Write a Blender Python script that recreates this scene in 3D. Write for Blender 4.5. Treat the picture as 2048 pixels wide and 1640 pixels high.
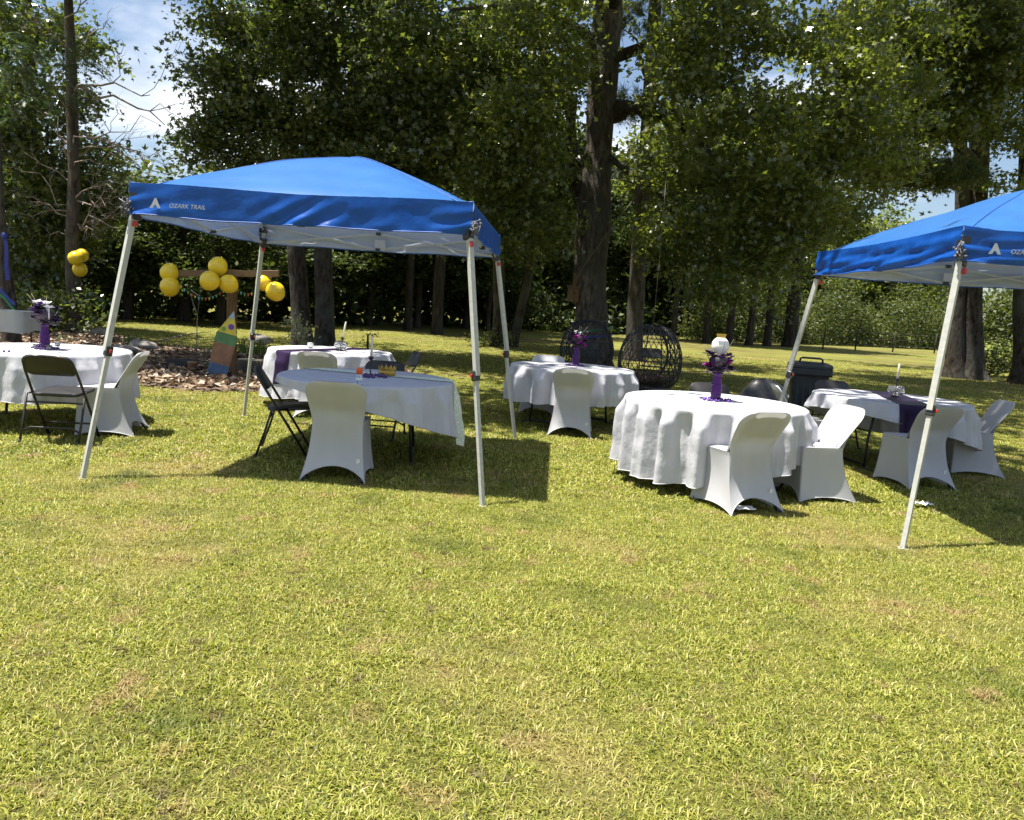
import bpy, math, random
import numpy as np
from mathutils import Vector, Matrix, noise as mnoise
R_ = math.radians
random.seed(7); rng = np.random.default_rng(11)
sc = bpy.context.scene
for o in list(bpy.data.objects): bpy.data.objects.remove(o)

# ------------------------------------------------------------------ camera, sky, sun, exposure
PW, PH, FPX, PITCH, ROLL, CAMH = 2048, 1640, 1541.0, 0.1344, 0.0639, 1.4675
cF = Vector((0, math.cos(PITCH), -math.sin(PITCH)))
cR0 = Vector((1, 0, 0)); cU0 = cR0.cross(cF)
cR = math.cos(ROLL)*cR0 + math.sin(ROLL)*cU0
cU = -math.sin(ROLL)*cR0 + math.cos(ROLL)*cU0
camd = bpy.data.cameras.new('camera'); cam = bpy.data.objects.new('camera', camd); sc.collection.objects.link(cam)
camd.sensor_width = 36; camd.lens = 36*FPX/PW; camd.clip_end = 2000; camd.clip_start = 0.05
m3 = Matrix((cR, cU, -cF)).transposed()
cam.matrix_world = Matrix.Translation((0, 0, CAMH)) @ m3.to_4x4()
sc.camera = cam

SUN = Vector((-0.60, -0.04, 1.9)).normalized()
wd = bpy.data.worlds.new('World'); sc.world = wd; wd.use_nodes = True
wn, wl = wd.node_tree.nodes, wd.node_tree.links
bg = wn['Background']
sky = wn.new('ShaderNodeTexSky'); sky.sky_type = 'NISHITA'; sky.sun_disc = False
sky.sun_elevation = math.asin(SUN.z); sky.sun_rotation = math.atan2(SUN.x, SUN.y)
sky.air_density = 1.0; sky.dust_density = 1.2
tc = wn.new('ShaderNodeTexCoord')
mp = wn.new('ShaderNodeMapping'); mp.inputs['Scale'].default_value = (1.0, 1.0, 2.3); mp.inputs['Location'].default_value = (3.1, 0.4, 0.25)
nz = wn.new('ShaderNodeTexNoise'); nz.inputs['Scale'].default_value = 2.6; nz.inputs['Detail'].default_value = 9; nz.inputs['Roughness'].default_value = 0.56
cr = wn.new('ShaderNodeValToRGB'); cr.color_ramp.elements[0].position = 0.50; cr.color_ramp.elements[1].position = 0.66
nz2 = wn.new('ShaderNodeTexNoise'); nz2.inputs['Scale'].default_value = 6; nz2.inputs['Detail'].default_value = 6
cc = wn.new('ShaderNodeValToRGB'); cc.color_ramp.elements[0].color = (5.5, 6.0, 6.9, 1); cc.color_ramp.elements[1].color = (11, 11.2, 11.6, 1)
cc.color_ramp.elements[0].position = .3; cc.color_ramp.elements[1].position = .62
mx = wn.new('ShaderNodeMix'); mx.data_type = 'RGBA'
wl.new(tc.outputs['Generated'], mp.inputs[0]); wl.new(mp.outputs[0], nz.inputs['Vector']); wl.new(mp.outputs[0], nz2.inputs['Vector'])
wl.new(nz.outputs['Fac'], cr.inputs[0]); wl.new(nz2.outputs['Fac'], cc.inputs[0])
wl.new(cr.outputs[0], mx.inputs[0]); wl.new(sky.outputs[0], mx.inputs[6]); wl.new(cc.outputs[0], mx.inputs[7])
wl.new(mx.outputs[2], bg.inputs[0]); bg.inputs[1].default_value = 0.062
sl = bpy.data.lights.new('sun', 'SUN'); sl.energy = 5.0; sl.angle = R_(0.53); sl.color = (1, 0.95, 0.86)
so = bpy.data.objects.new('sun', sl); sc.collection.objects.link(so)
so.rotation_euler = SUN.to_track_quat('Z', 'Y').to_euler(); so.location = (-6, -4, 30)
sc.view_settings.view_transform = 'Standard'; sc.view_settings.look = 'None'
sc.view_settings.exposure = 1.35; sc.view_settings.gamma = 1.0; sc.view_settings.use_curve_mapping = False
sc.cycles.use_denoising = True; sc.cycles.max_bounces = 8; sc.cycles.transparent_max_bounces = 8

def ray(px, py): return cF + cR*((px-PW/2)/FPX) - cU*((py-PH/2)/FPX)
def atz(px, py, z=0.0):
    r = ray(px, py); t = (z-CAMH)/r.z; return Vector((r.x*t, r.y*t, z))
def aty(px, py, Y):
    r = ray(px, py); t = Y/r.y; return Vector((r.x*t, Y, CAMH+r.z*t))

# ------------------------------------------------------------------ scene helpers
col = sc.collection
def tag(o, label=None, cat=None, group=None, kind=None):
    if label: o['label'] = label
    if cat: o['category'] = cat
    if group: o['group'] = group
    if kind: o['kind'] = kind
    return o
def empty(name, loc=(0, 0, 0), rz=0, rx=0, ry=0):
    o = bpy.data.objects.new(name, None); col.objects.link(o)
    o.empty_display_size = .1; o.location = loc; o.rotation_euler = (rx, ry, rz); return o
def link(name, me, parent=None):
    o = bpy.data.objects.new(name, me); col.objects.link(o)
    if parent is not None: o.parent = parent
    return o
def copy_tree(o, parent=None):
    c = o.copy(); col.objects.link(c); c.parent = parent
    for ch in o.children: copy_tree(ch, c)
    return c
class MB:
    def __init__(s): s.v = []; s.f = []; s.sm = []
    def add(s, vs, fs, smooth=True):
        n = len(s.v); s.v += [tuple(v) for v in vs]
        for f in fs: s.f.append([i+n for i in f]); s.sm.append(smooth)
        return s
    def box(s, c, d, M=None, smooth=False, taper=1.0):
        vs = []
        for z in (-1, 1):
            k = 1.0 if z < 0 else taper
            for x, y in ((-1, -1), (1, -1), (1, 1), (-1, 1)):
                p = Vector((x*d[0]/2*k, y*d[1]/2*k, z*d[2]/2))
                if M is not None: p = M @ p
                vs.append(Vector(c)+p)
        return s.add(vs, [(0, 3, 2, 1), (4, 5, 6, 7), (0, 1, 5, 4), (1, 2, 6, 5), (2, 3, 7, 6), (3, 0, 4, 7)], smooth)
    def rbox(s, c, d, b=.01, M=None):
        # chamfered box
        vs = []; hx, hy, hz = d[0]/2, d[1]/2, d[2]/2
        prof = [(hx-b, hy-b, -hz), (hx, hy, -hz+b), (hx, hy, hz-b), (hx-b, hy-b, hz)]
        for X, Y, Z in prof:
            e = min(X, Y)*.0+b
            ring = [(X-e, -Y), (X, -Y+e), (X, Y-e), (X-e, Y), (-X+e, Y), (-X, Y-e), (-X, -Y+e), (-X+e, -Y)]
            for x, y in ring:
                p = Vector((x, y, Z)); p = M @ p if M is not None else p
                vs.append(Vector(c)+p)
        fs = []
        for k in range(3):
            for i in range(8):
                fs.append((k*8+i, k*8+(i+1) % 8, k*8+8+(i+1) % 8, k*8+8+i))
        fs.append(tuple(range(7, -1, -1))); fs.append(tuple(range(24, 32)))
        return s.add(vs, fs, False)
    def tube(s, pts, rad, n=8, cap=True, sq=False):
        pts = [Vector(p) for p in pts]; m = len(pts)
        rad = rad if hasattr(rad, '__len__') else [rad]*m
        vs = []; up = None
        for i, p in enumerate(pts):
            t = (pts[min(i+1, m-1)]-pts[max(i-1, 0)])
            t = t.normalized() if t.length > 1e-9 else Vector((0, 0, 1))
            if up is None:
                up = Vector((0, 0, 1)) if abs(t.z) < .9 else Vector((1, 0, 0))
            a = t.cross(up); a.normalize(); b = a.cross(t); up = b
            for k in range(n):
                an = 2*math.pi*k/n + (math.pi/4 if sq else 0)
                vs.append(p+(a*math.cos(an)+b*math.sin(an))*rad[i])
        fs = [(i*n+k, i*n+(k+1) % n, (i+1)*n+(k+1) % n, (i+1)*n+k) for i in range(m-1) for k in range(n)]
        if cap: fs.append(tuple(range(n-1, -1, -1))); fs.append(tuple(range((m-1)*n, m*n)))
        return s.add(vs, fs, not sq)
    def lathe(s, prof, c=(0, 0, 0), n=24, M=None):
        vs = []
        for r, z in prof:
            for k in range(n):
                a = 2*math.pi*k/n; p = Vector((r*math.cos(a), r*math.sin(a), z))
                if M is not None: p = M @ p
                vs.append(Vector(c)+p)
        m = len(prof)
        fs = [(i*n+k, i*n+(k+1) % n, (i+1)*n+(k+1) % n, (i+1)*n+k) for i in range(m-1) for k in range(n)]
        fs.append(tuple(range(n-1, -1, -1))); fs.append(tuple(range((m-1)*n, m*n)))
        return s.add(vs, fs)
    def grid(s, nu, nv, fn, closed_u=False):
        vs = [fn(i, j) for j in range(nv) for i in range(nu)]
        fs = []
        for j in range(nv-1):
            for i in range(nu if closed_u else nu-1):
                i2 = (i+1) % nu; fs.append((j*nu+i, j*nu+i2, (j+1)*nu+i2, (j+1)*nu+i))
        return s.add(vs, fs)
    def blob(s, c, r, n=10, jit=.15, sq=(1, 1, 1)):
        vs = []; fs = []; m = n//2+1
        for j in range(m):
            ph = math.pi*j/(m-1)
            for i in range(n):
                th = 2*math.pi*i/n
                q = Vector((math.sin(ph)*math.cos(th), math.sin(ph)*math.sin(th), math.cos(ph)))
                rr = r*(1+jit*mnoise.noise(q*1.7+Vector(c)*7))
                vs.append(Vector(c)+Vector((q.x*sq[0], q.y*sq[1], q.z*sq[2]))*rr)
        for j in range(m-1):
            for i in range(n): fs.append((j*n+i, (j+1)*n+i, (j+1)*n+(i+1) % n, j*n+(i+1) % n))
        return s.add(vs, fs)
    def build(s, name, mat, parent=None):
        me = bpy.data.meshes.new(name); me.from_pydata(s.v, [], s.f)
        me.polygons.foreach_set('use_smooth', s.sm); me.materials.append(mat); me.update()
        return link(name, me, parent)

def fast_mesh(name, V, F, mat, rnd=None, smooth=False):
    """V (n,3), F (m,k) numpy; rnd: one float per vertex"""
    me = bpy.data.meshes.new(name); n = len(V); m, k = F.shape
    me.vertices.add(n); me.vertices.foreach_set('co', np.ascontiguousarray(V, dtype=np.float32).ravel())
    me.loops.add(m*k); me.loops.foreach_set('vertex_index', np.ascontiguousarray(F, dtype=np.int32).ravel())
    me.polygons.add(m); me.polygons.foreach_set('loop_start', np.arange(0, m*k, k, dtype=np.int32))
    me.update(calc_edges=True)
    if smooth: me.polygons.foreach_set('use_smooth', np.ones(m, dtype=bool))
    if rnd is not None:
        a = me.attributes.new('rnd', 'FLOAT', 'POINT'); a.data.foreach_set('value', np.ascontiguousarray(rnd, dtype=np.float32))
    me.materials.append(mat); return me

# ------------------------------------------------------------------ materials
def new_mat(name):
    m = bpy.data.materials.new(name); m.use_nodes = True
    nt = m.node_tree; return m, nt, nt.nodes['Principled BSDF'], nt.nodes['Material Output']
def nmix(nt, a, b, fac):
    n = nt.nodes.new('ShaderNodeMix'); n.data_type = 'RGBA'
    for k, v in ((0, fac), (6, a), (7, b)):
        if hasattr(v, 'is_output'): nt.links.new(v, n.inputs[k])
        elif k == 0: n.inputs[0].default_value = v
        else: n.inputs[k].default_value = (*v, 1)
    return n.outputs[2]
def noise_fac(nt, scale, detail=4, rough=.55, lo=.35, hi=.65, coord='Object', stretch=None, vec=None):
    t = nt.nodes.new('ShaderNodeTexCoord'); n = nt.nodes.new('ShaderNodeTexNoise')
    n.inputs['Scale'].default_value = scale; n.inputs['Detail'].default_value = detail; n.inputs['Roughness'].default_value = rough
    src = vec if vec is not None else t.outputs[coord]
    if stretch:
        mp = nt.nodes.new('ShaderNodeMapping'); mp.inputs['Scale'].default_value = stretch
        nt.links.new(src, mp.inputs[0]); src = mp.outputs[0]
    nt.links.new(src, n.inputs['Vector'])
    r = nt.nodes.new('ShaderNodeMapRange'); r.inputs[1].default_value = lo; r.inputs[2].default_value = hi
    nt.links.new(n.outputs['Fac'], r.inputs[0]); return r.outputs[0], n.outputs['Fac']
def bump(nt, bs, h, strength=.3, dist=.01):
    b = nt.nodes.new('ShaderNodeBump'); b.inputs['Strength'].default_value = strength; b.inputs['Distance'].default_value = dist
    nt.links.new(h, b.inputs['Height']); nt.links.new(b.outputs[0], bs.inputs['Normal']); return b
def simple(name, c, rough=.5, metal=0, c2=None, scale=20, bstr=0, bdist=.005, spec=.5, bscale=None):
    m, nt, bs, out = new_mat(name)
    bs.inputs['Roughness'].default_value = rough; bs.inputs['Metallic'].default_value = metal
    bs.inputs['Specular IOR Level'].default_value = spec
    c2 = c2 if c2 else tuple(x*.82 for x in c)
    f, h = noise_fac(nt, scale); nt.links.new(nmix(nt, c, c2, f), bs.inputs['Base Color'])
    if bstr:
        if bscale: _, h = noise_fac(nt, bscale)
        bump(nt, bs, h, bstr, bdist)
    return m
def cloth(name, c, c2=None, trans=.35, rough=.85, bstr=.25, bdist=.01, scale=9, sheen=.2, back=None, stretch=None, tcol=None):
    """thin woven cloth: principled + translucent, with wrinkle bump"""
    m, nt, bs, out = new_mat(name); bs.inputs['Roughness'].default_value = rough
    bs.inputs['Specular IOR Level'].default_value = .25
    f, h = noise_fac(nt, scale, 5, .5, stretch=stretch)
    colo = nmix(nt, c, c2 or tuple(x*.93 for x in c), f)
    if back:
        g = nt.nodes.new('ShaderNodeNewGeometry'); colo = nmix(nt, colo, back, g.outputs['Backfacing'])
    nt.links.new(colo, bs.inputs['Base Color'])
    b = bump(nt, bs, h, bstr, bdist)
    tr = nt.nodes.new('ShaderNodeBsdfTranslucent'); nt.links.new(b.outputs[0], tr.inputs['Normal'])
    if back: tr.inputs['Color'].default_value = (*(tcol or c), 1)
    else: nt.links.new(colo, tr.inputs['Color'])
    ms = nt.nodes.new('ShaderNodeMixShader'); ms.inputs[0].default_value = trans
    nt.links.new(bs.outputs[0], ms.inputs[1]); nt.links.new(tr.outputs[0], ms.inputs[2]); nt.links.new(ms.outputs[0], out.inputs[0])
    return m
def leafmat(name, stops, rough=.38, trans=.3, tcol=(.16, .22, .03), spec=.5, patch=None):
    m, nt, bs, out = new_mat(name); bs.inputs['Roughness'].default_value = rough; bs.inputs['Specular IOR Level'].default_value = spec
    at = nt.nodes.new('ShaderNodeAttribute'); at.attribute_name = 'rnd'
    cr = nt.nodes.new('ShaderNodeValToRGB')
    while len(cr.color_ramp.elements) < len(stops): cr.color_ramp.elements.new(.5)
    for e, (p, c) in zip(cr.color_ramp.elements, stops): e.position = p; e.color = (*c, 1)
    nt.links.new(at.outputs['Fac'], cr.inputs[0]); colo = cr.outputs[0]
    if patch:
        g = nt.nodes.new('ShaderNodeNewGeometry')
        for sc_, lo, hi, pc in patch:
            f, _ = noise_fac(nt, sc_, 4, .6, lo, hi, vec=g.outputs['Position'])
            f2 = nt.nodes.new('ShaderNodeMath'); f2.operation = 'MULTIPLY'; f2.inputs[1].default_value = .8
            nt.links.new(f, f2.inputs[0]); colo = nmix(nt, colo, pc, f2.outputs[0])
    nt.links.new(colo, bs.inputs['Base Color'])
    if trans:
        tr = nt.nodes.new('ShaderNodeBsdfTranslucent')
        hs = nt.nodes.new('ShaderNodeMix'); hs.data_type = 'RGBA'; hs.blend_type = 'MULTIPLY'; hs.inputs[0].default_value = 1
        nt.links.new(colo, hs.inputs[6]); hs.inputs[7].default_value = (*tcol, 1)
        nt.links.new(hs.outputs[2], tr.inputs['Color'])
        ms = nt.nodes.new('ShaderNodeMixShader'); ms.inputs[0].default_value = trans
        nt.links.new(bs.outputs[0], ms.inputs[1]); nt.links.new(tr.outputs[0], ms.inputs[2]); nt.links.new(ms.outputs[0], out.inputs[0])
    return m
def barkmat(name, c1, c2, sx=12, sz=3.4, dist=.05):
    m, nt, bs, out = new_mat(name); bs.inputs['Roughness'].default_value = .9; bs.inputs['Specular IOR Level'].default_value = .2
    f, h = noise_fac(nt, 1, 8, .62, .38, .62, stretch=(sx, sx, sz))
    f2, _ = noise_fac(nt, 1.3, 4, .6, .45, .6)
    c = nmix(nt, c2, c1, f); c = nmix(nt, c, (.075, .072, .062), f2) if dist > .03 else c
    nt.links.new(c, bs.inputs['Base Color']); bump(nt, bs, h, 1.0, dist); return m

M = {}
M['oak_leaf'] = leafmat('oak_leaf', [(0, (.030, .044, .018)), (.5, (.060, .080, .028)), (.82, (.105, .122, .036)), (1, (.22, .22, .075))], rough=.30, trans=.34, spec=.9, tcol=(3.0, 3.2, 1.2), patch=[(.6, .56, .74, (.14, .15, .045)), (.9, .53, .72, (.026, .042, .018))])
M['leaf_right'] = leafmat('oak_leaf_yellowish', [(0, (.038, .052, .016)), (.5, (.080, .098, .026)), (.82, (.118, .134, .034)), (1, (.19, .195, .06))], rough=.30, trans=.38, spec=.9, tcol=(3.0, 3.1, 1.2), patch=[(.55, .52, .72, (.115, .128, .032)), (.9, .55, .72, (.035, .055, .018))])
M['far_leaf'] = leafmat('wood_leaf', [(0, (.026, .040, .015)), (.6, (.052, .070, .023)), (1, (.11, .13, .042))], rough=.5, trans=.28, tcol=(2.4, 2.6, 1.2), spec=.3)
M['hedge_leaf'] = leafmat('hedge_leaf', [(0, (.036, .050, .017)), (.6, (.070, .088, .026)), (1, (.15, .155, .05))], rough=.5, trans=.3, tcol=(2.4, 2.4, 1.2), spec=.3)
M['needle'] = leafmat('pine_needle', [(0, (.028, .046, .014)), (.6, (.055, .075, .020)), (1, (.14, .13, .04))], rough=.5, trans=.2, tcol=(2.2, 2.2, 1))
M['frond'] = leafmat('frond_leaf', [(0, (.03, .05, .022)), (1, (.07, .10, .05))], rough=.4, trans=.3, tcol=(2.2, 2.6, 1.5))
M['pale_leaf'] = leafmat('pale_variegated_leaf', [(0, (.25, .26, .10)), (.6, (.45, .44, .25)), (1, (.2, .26, .07))], rough=.5, trans=.3, tcol=(1.3, 1.3, 1))
M['grass'] = leafmat('grass_blade', [(0, (.060, .070, .008)), (.32, (.182, .212, .024)), (.66, (.340, .345, .066)), (.9, (.52, .48, .15)), (1, (.55, .44, .22))], rough=.5, trans=.32, tcol=(1.5, 1.5, .9), spec=.35,
                     patch=[(.6, .52, .72, (.36, .28, .12)), (1.5, .54, .70, (.090, .120, .016)), (3.2, .58, .70, (.34, .23, .12)), (7.0, .60, .70, (.12, .085, .045))])
M['weed'] = leafmat('weed_leaf', [(0, (.07, .11, .02)), (1, (.22, .24, .05))], rough=.5, trans=.3, tcol=(1.8, 1.8, 1))
M['litter'] = leafmat('dry_leaf', [(0, (.06, .04, .026)), (.3, (.15, .10, .065)), (.62, (.32, .235, .16)), (.88, (.50, .41, .32)), (1, (.62, .55, .47))], rough=.75, trans=.1, tcol=(1, .9, .8), spec=.2)
M['bark'] = barkmat('oak_bark', (.075, .060, .048), (.018, .014, .011))
M['bark_lit'] = barkmat('lit_oak_bark', (.16, .132, .105), (.035, .028, .022), 12, 3.2, .06)  # brighter copy of the oak bark, sunlight put into its colour
M['bark_pine'] = barkmat('pine_bark', (.115, .094, .078), (.035, .028, .023), 9, 3.0, .04)
M['bark_dead'] = barkmat('dead_branch_bark', (.30, .25, .215), (.13, .095, .08), 20, 6, .008)
M['bark_far'] = barkmat('far_bark', (.055, .046, .038), (.018, .015, .012), 8, 1.6, .03)
m, nt, bs, out = new_mat('lawn_ground'); bs.inputs['Roughness'].default_value = .95; bs.inputs['Specular IOR Level'].default_value = .1
f1, h1 = noise_fac(nt, 38, 8, .7, .3, .7); f2, _ = noise_fac(nt, .6, 4, .6, .52, .72); f3, _ = noise_fac(nt, .16, 3, .5, .4, .65)
c = nmix(nt, (.060, .058, .016), (.17, .155, .046), f1); c = nmix(nt, c, (.25, .19, .09), f2); c = nmix(nt, c, (.16, .165, .036), f3)
nt.links.new(c, bs.inputs['Base Color']); bump(nt, bs, h1, .8, .03); M['lawn'] = m
M['field'] = simple('field_grass', (.16, .20, .045), .95, 0, (.24, .25, .08), 3, .5, .05, .1)
M['soil'] = simple('bed_soil', (.075, .05, .036), .95, 0, (.16, .115, .085), 9, .8, .03, .1)
M['path'] = simple('gravel_path', (.42, .38, .32), .95, 0, (.3, .26, .21), 6, .5, .02, .1)
M['cover'] = cloth('white_spandex', (.55, .55, .57), (.52, .52, .545), .22, .7, .25, .012, 4, stretch=(1.6, 1.6, .5))
M['cloth'] = cloth('white_tablecloth', (.55, .55, .585), (.51, .51, .55), .15, .7, .6, .03, 6.5, stretch=(1.3, 1.3, .8))
M['cloth_dry'] = cloth('cream_tablecloth', (.66, .66, .62), (.60, .60, .56), .25, .8, .3, .02, 4)
M['purple'] = cloth('purple_satin', (.024, .008, .042), (.016, .006, .030), .06, .42, .3, .012, 7)
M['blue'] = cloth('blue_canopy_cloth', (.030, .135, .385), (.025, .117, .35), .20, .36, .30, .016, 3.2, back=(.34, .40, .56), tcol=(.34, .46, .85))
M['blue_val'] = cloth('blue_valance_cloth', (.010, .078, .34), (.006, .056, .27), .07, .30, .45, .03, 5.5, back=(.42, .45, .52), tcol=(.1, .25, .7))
M['blue_hem'] = simple('blue_hem_tape', (.010, .075, .34), .5)
M['steel_white'] = simple('white_steel', (.44, .44, .40), .4, 0, (.37, .37, .34), 30)
M['black'] = simple('black_plastic', (.018, .019, .021), .42, 0, (.03, .03, .032), 30)
M['bin'] = simple('bin_plastic', (.012, .016, .022), .5, 0, (.02, .025, .033), 9, .1, .01)
M['brown_steel'] = simple('brown_black_steel', (.030, .026, .024), .38, .2, (.022, .019, .018), 14)
M['brown_seat'] = simple('brown_black_enamel', (.020, .018, .018), .42, 0, (.014, .013, .013), 8)
M['black_steel'] = simple('dark_steel', (.020, .020, .024), .33, .2, (.03, .03, .034), 14)
M['red'] = simple('red_button', (.45, .025, .02), .4)
M['cord'] = simple('bungee_cord', (.012, .012, .016), .6, 0, (.22, .22, .25), 160)
M['white_print'] = simple('white_print', (.40, .43, .48), .6)
M['board'] = simple('plastic_tabletop', (.55, .55, .53), .6)
M['wicker'] = simple('black_wicker', (.014, .013, .016), .48, 0, (.03, .028, .03), 60)
M['cushion'] = simple('grey_cushion', (.10, .098, .092), .8, 0, (.05, .05, .05), 6, .4, .03)
M['brown_cushion'] = simple('brown_cushion', (.10, .055, .040), .8, 0, (.06, .034, .027), 10, .4, .02)
M['wood'] = barkmat('timber', (.20, .125, .062), (.10, .058, .030), 26, 3, .006)
M['wood_bar'] = simple('crossbar_timber', (.18, .115, .055), .8, 0, (.10, .06, .03), 5, .3, .01)
M['stump'] = simple('stump_wood', (.42, .36, .28), .9, 0, (.26, .21, .155), 14, .6, .02)
M['stone'] = simple('bed_stone', (.30, .28, .25), .9, 0, (.17, .155, .135), 7, .7, .03)
m, nt, bs, out = new_mat('yellow_balloon'); bs.inputs['Roughness'].default_value = .2
fb, _ = noise_fac(nt, 2.0, 2); nt.links.new(nmix(nt, (.74, .54, .025), (.70, .49, .02), fb), bs.inputs['Base Color'])
bs.inputs['Subsurface Weight'].default_value = .4; bs.inputs['Subsurface Radius'].default_value = (.2, .12, .02); bs.inputs['Coat Weight'].default_value = .2
M['balloon'] = m
def glass(name, c, rough=.05, alpha=.55):
    m, nt, bs, out = new_mat(name); bs.inputs['Roughness'].default_value = rough
    f, _ = noise_fac(nt, 18, 3); nt.links.new(nmix(nt, c, tuple(x*.7 for x in c), f), bs.inputs['Base Color'])
    bs.inputs['Transmission Weight'].default_value = alpha; bs.inputs['IOR'].default_value = 1.3; return m
M['purple_glass'] = glass('purple_glass', (.085, .018, .17), .12, .35)
M['clear_glass'] = glass('clear_glass', (.93, .95, .95), .03, .93)
M['bead'] = simple('purple_beads', (.16, .07, .36), .35, 0, (.07, .025, .18), 60)
M['bead_dark'] = simple('dark_purple_beads', (.045, .018, .10), .35, 0, (.10, .04, .2), 60)
M['petal'] = simple('purple_petal', (.17, .045, .36), .6, 0, (.05, .012, .13), 22)
M['petal_dark'] = simple('dark_purple_petal', (.045, .014, .095), .6, 0, (.015, .008, .03), 25)
M['petal_pink'] = simple('magenta_petal', (.45, .03, .36), .5, 0, (.22, .015, .22), 25)
M['petal_black'] = simple('black_petal', (.02, .015, .026), .6, 0, (.045, .03, .05), 25)
M['petal_white'] = cloth('white_petal', (.75, .75, .80), None, .3, .6, .1, .003, 20)
M['candle'] = simple('candle_wax', (.72, .69, .56), .5, 0, (.66, .62, .48), 12)
M['gold'] = simple('gold_card', (.55, .36, .07), .35, .6, (.45, .28, .05), 20)
M['orange'] = simple('orange_cap', (.80, .13, .02), .4)
M['can_blue'] = simple('can_print', (.10, .24, .50), .35, .1, (.65, .70, .76), 38)
M['green'] = simple('green_paint', (.10, .24, .09), .6, 0, (.06, .16, .07), 7)
M['tan'] = simple('tan_paint', (.28, .15, .085), .7, 0, (.20, .10, .06), 8)
M['denim'] = simple('blue_paint', (.08, .15, .25), .7, 0, (.05, .09, .17), 9)
M['hat_yellow'] = simple('hat_yellow_paint', (.60, .50, .07), .6, 0, (.5, .42, .06), 8)
M['hat_blue'] = simple('hat_pale_blue_paint', (.30, .45, .50), .6)
M['hat_purple'] = simple('hat_purple_paint', (.16, .06, .35), .6)
M['hat_green'] = simple('hat_green_paint', (.16, .34, .06), .6)
M['strap_green'] = simple('green_strap', (.02, .16, .07), .5)
M['strap_blue'] = simple('blue_strap', (.02, .035, .26), .5)
M['rope'] = simple('pale_rope', (.17, .15, .115), .8, 0, (.12, .105, .085), 60)
M['paper'] = simple('white_paper', (.78, .78, .76), .8)
M['lace'] = None
m, nt, bs, out = new_mat('pale_lace'); bs.inputs['Roughness'].default_value = .9
v = nt.nodes.new('ShaderNodeTexVoronoi'); v.inputs['Scale'].default_value = 55; t = nt.nodes.new('ShaderNodeTexCoord'); nt.links.new(t.outputs['Object'], v.inputs['Vector'])
r = nt.nodes.new('ShaderNodeMapRange'); r.inputs[1].default_value = .25; r.inputs[2].default_value = .55; nt.links.new(v.outputs['Distance'], r.inputs[0])
nt.links.new(nmix(nt, (.78, .82, .72), (.55, .60, .46), r.outputs[0]), bs.inputs['Base Color']); bump(nt, bs, v.outputs['Distance'], .8, .004); M['lace'] = m
M['flagc'] = [simple('flag_red', (.5, .06, .03), .7), simple('flag_yellow', (.6, .42, .05), .7), simple('flag_teal', (.08, .35, .40), .7), simple('flag_green', (.1, .3, .08), .7)]
M['wire'] = simple('fence_wire', (.05, .045, .04), .6, .4)
M['post'] = simple('fence_post_wood', (.05, .042, .034), .9, 0, (.03, .025, .02), 9, .5, .01)

# ------------------------------------------------------------------ ground
def ground_z(x, y): return 0.0
EDGE = [(-60, 22), (-20, 23), (-14, 24.5), (-9, 28), (-5, 38), (4, 43), (10, 50), (19, 57), (27, 64), (45, 72), (80, 90)]
def edge_y(x): return float(np.interp(x, [e[0] for e in EDGE], [e[1] for e in EDGE]))
mb = MB(); S = 900
xs = [-S, -150, -60, -30]+[-20+2*i for i in range(21)]+[30, 60, 150, S]; ys = [-60, -10, 0]+[2*i for i in range(1, 21)]+[55, 75, 110, 180, S]
mb.grid(len(xs), len(ys), lambda i, j: (xs[i], ys[j], 0.0))
tag(mb.build('ground', M['lawn']), kind='structure')
mb = MB(); mb.grid(2, 2, lambda i, j: (16+i*164, 68+j*120+i*8, .004)); tag(mb.build('field', M['field']), kind='structure')
# bed of dry leaves: an irregular low mound
BED = [(-14, 14.5), (-10.5, 12.4), (-7.2, 11.3), (-5.4, 10.7), (-4.2, 10.7), (-3.2, 11.2), (-2.5, 12.2), (-1.7, 13.4), (-2.2, 15.2), (-3.8, 16.2), (-5.8, 16.4), (-8, 17.4), (-10.3, 19.6), (-14.5, 20.4)]
def in_bed(X, Y):
    ins = np.zeros(X.shape, bool); n = len(BED)
    for i in range(n):
        x1, y1 = BED[i]; x2, y2 = BED[(i+1) % n]
        cnd = ((y1 > Y) != (y2 > Y)) & (X < (x2-x1)*(Y-y1)/(y2-y1+1e-9)+x1); ins ^= cnd
    return ins
mb = MB(); c0 = np.mean(np.array(BED), 0); ring = []
for i in range(len(BED)):
    a, b = np.array(BED[i]), np.array(BED[(i+1) % len(BED)])
    for t in (0, .33, .66):
        q = a+(b-a)*t; q = q+np.array([mnoise.noise((q[0], q[1], 1)), mnoise.noise((q[0], q[1], 5))])*.35; ring.append(q)
nr = len(ring)
def bedv(i, j):
    q = c0+(ring[i]-c0)*(1-j/9); return (q[0], q[1], .006+.10*(j/9)**.5*(1 if j else 0)+.05*mnoise.noise((q[0]*1.2, q[1]*1.2, 0))*(j > 0))
mb.grid(nr, 10, bedv, True); tag(mb.build('leaf_bed', M['soil']), kind='structure')

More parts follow.
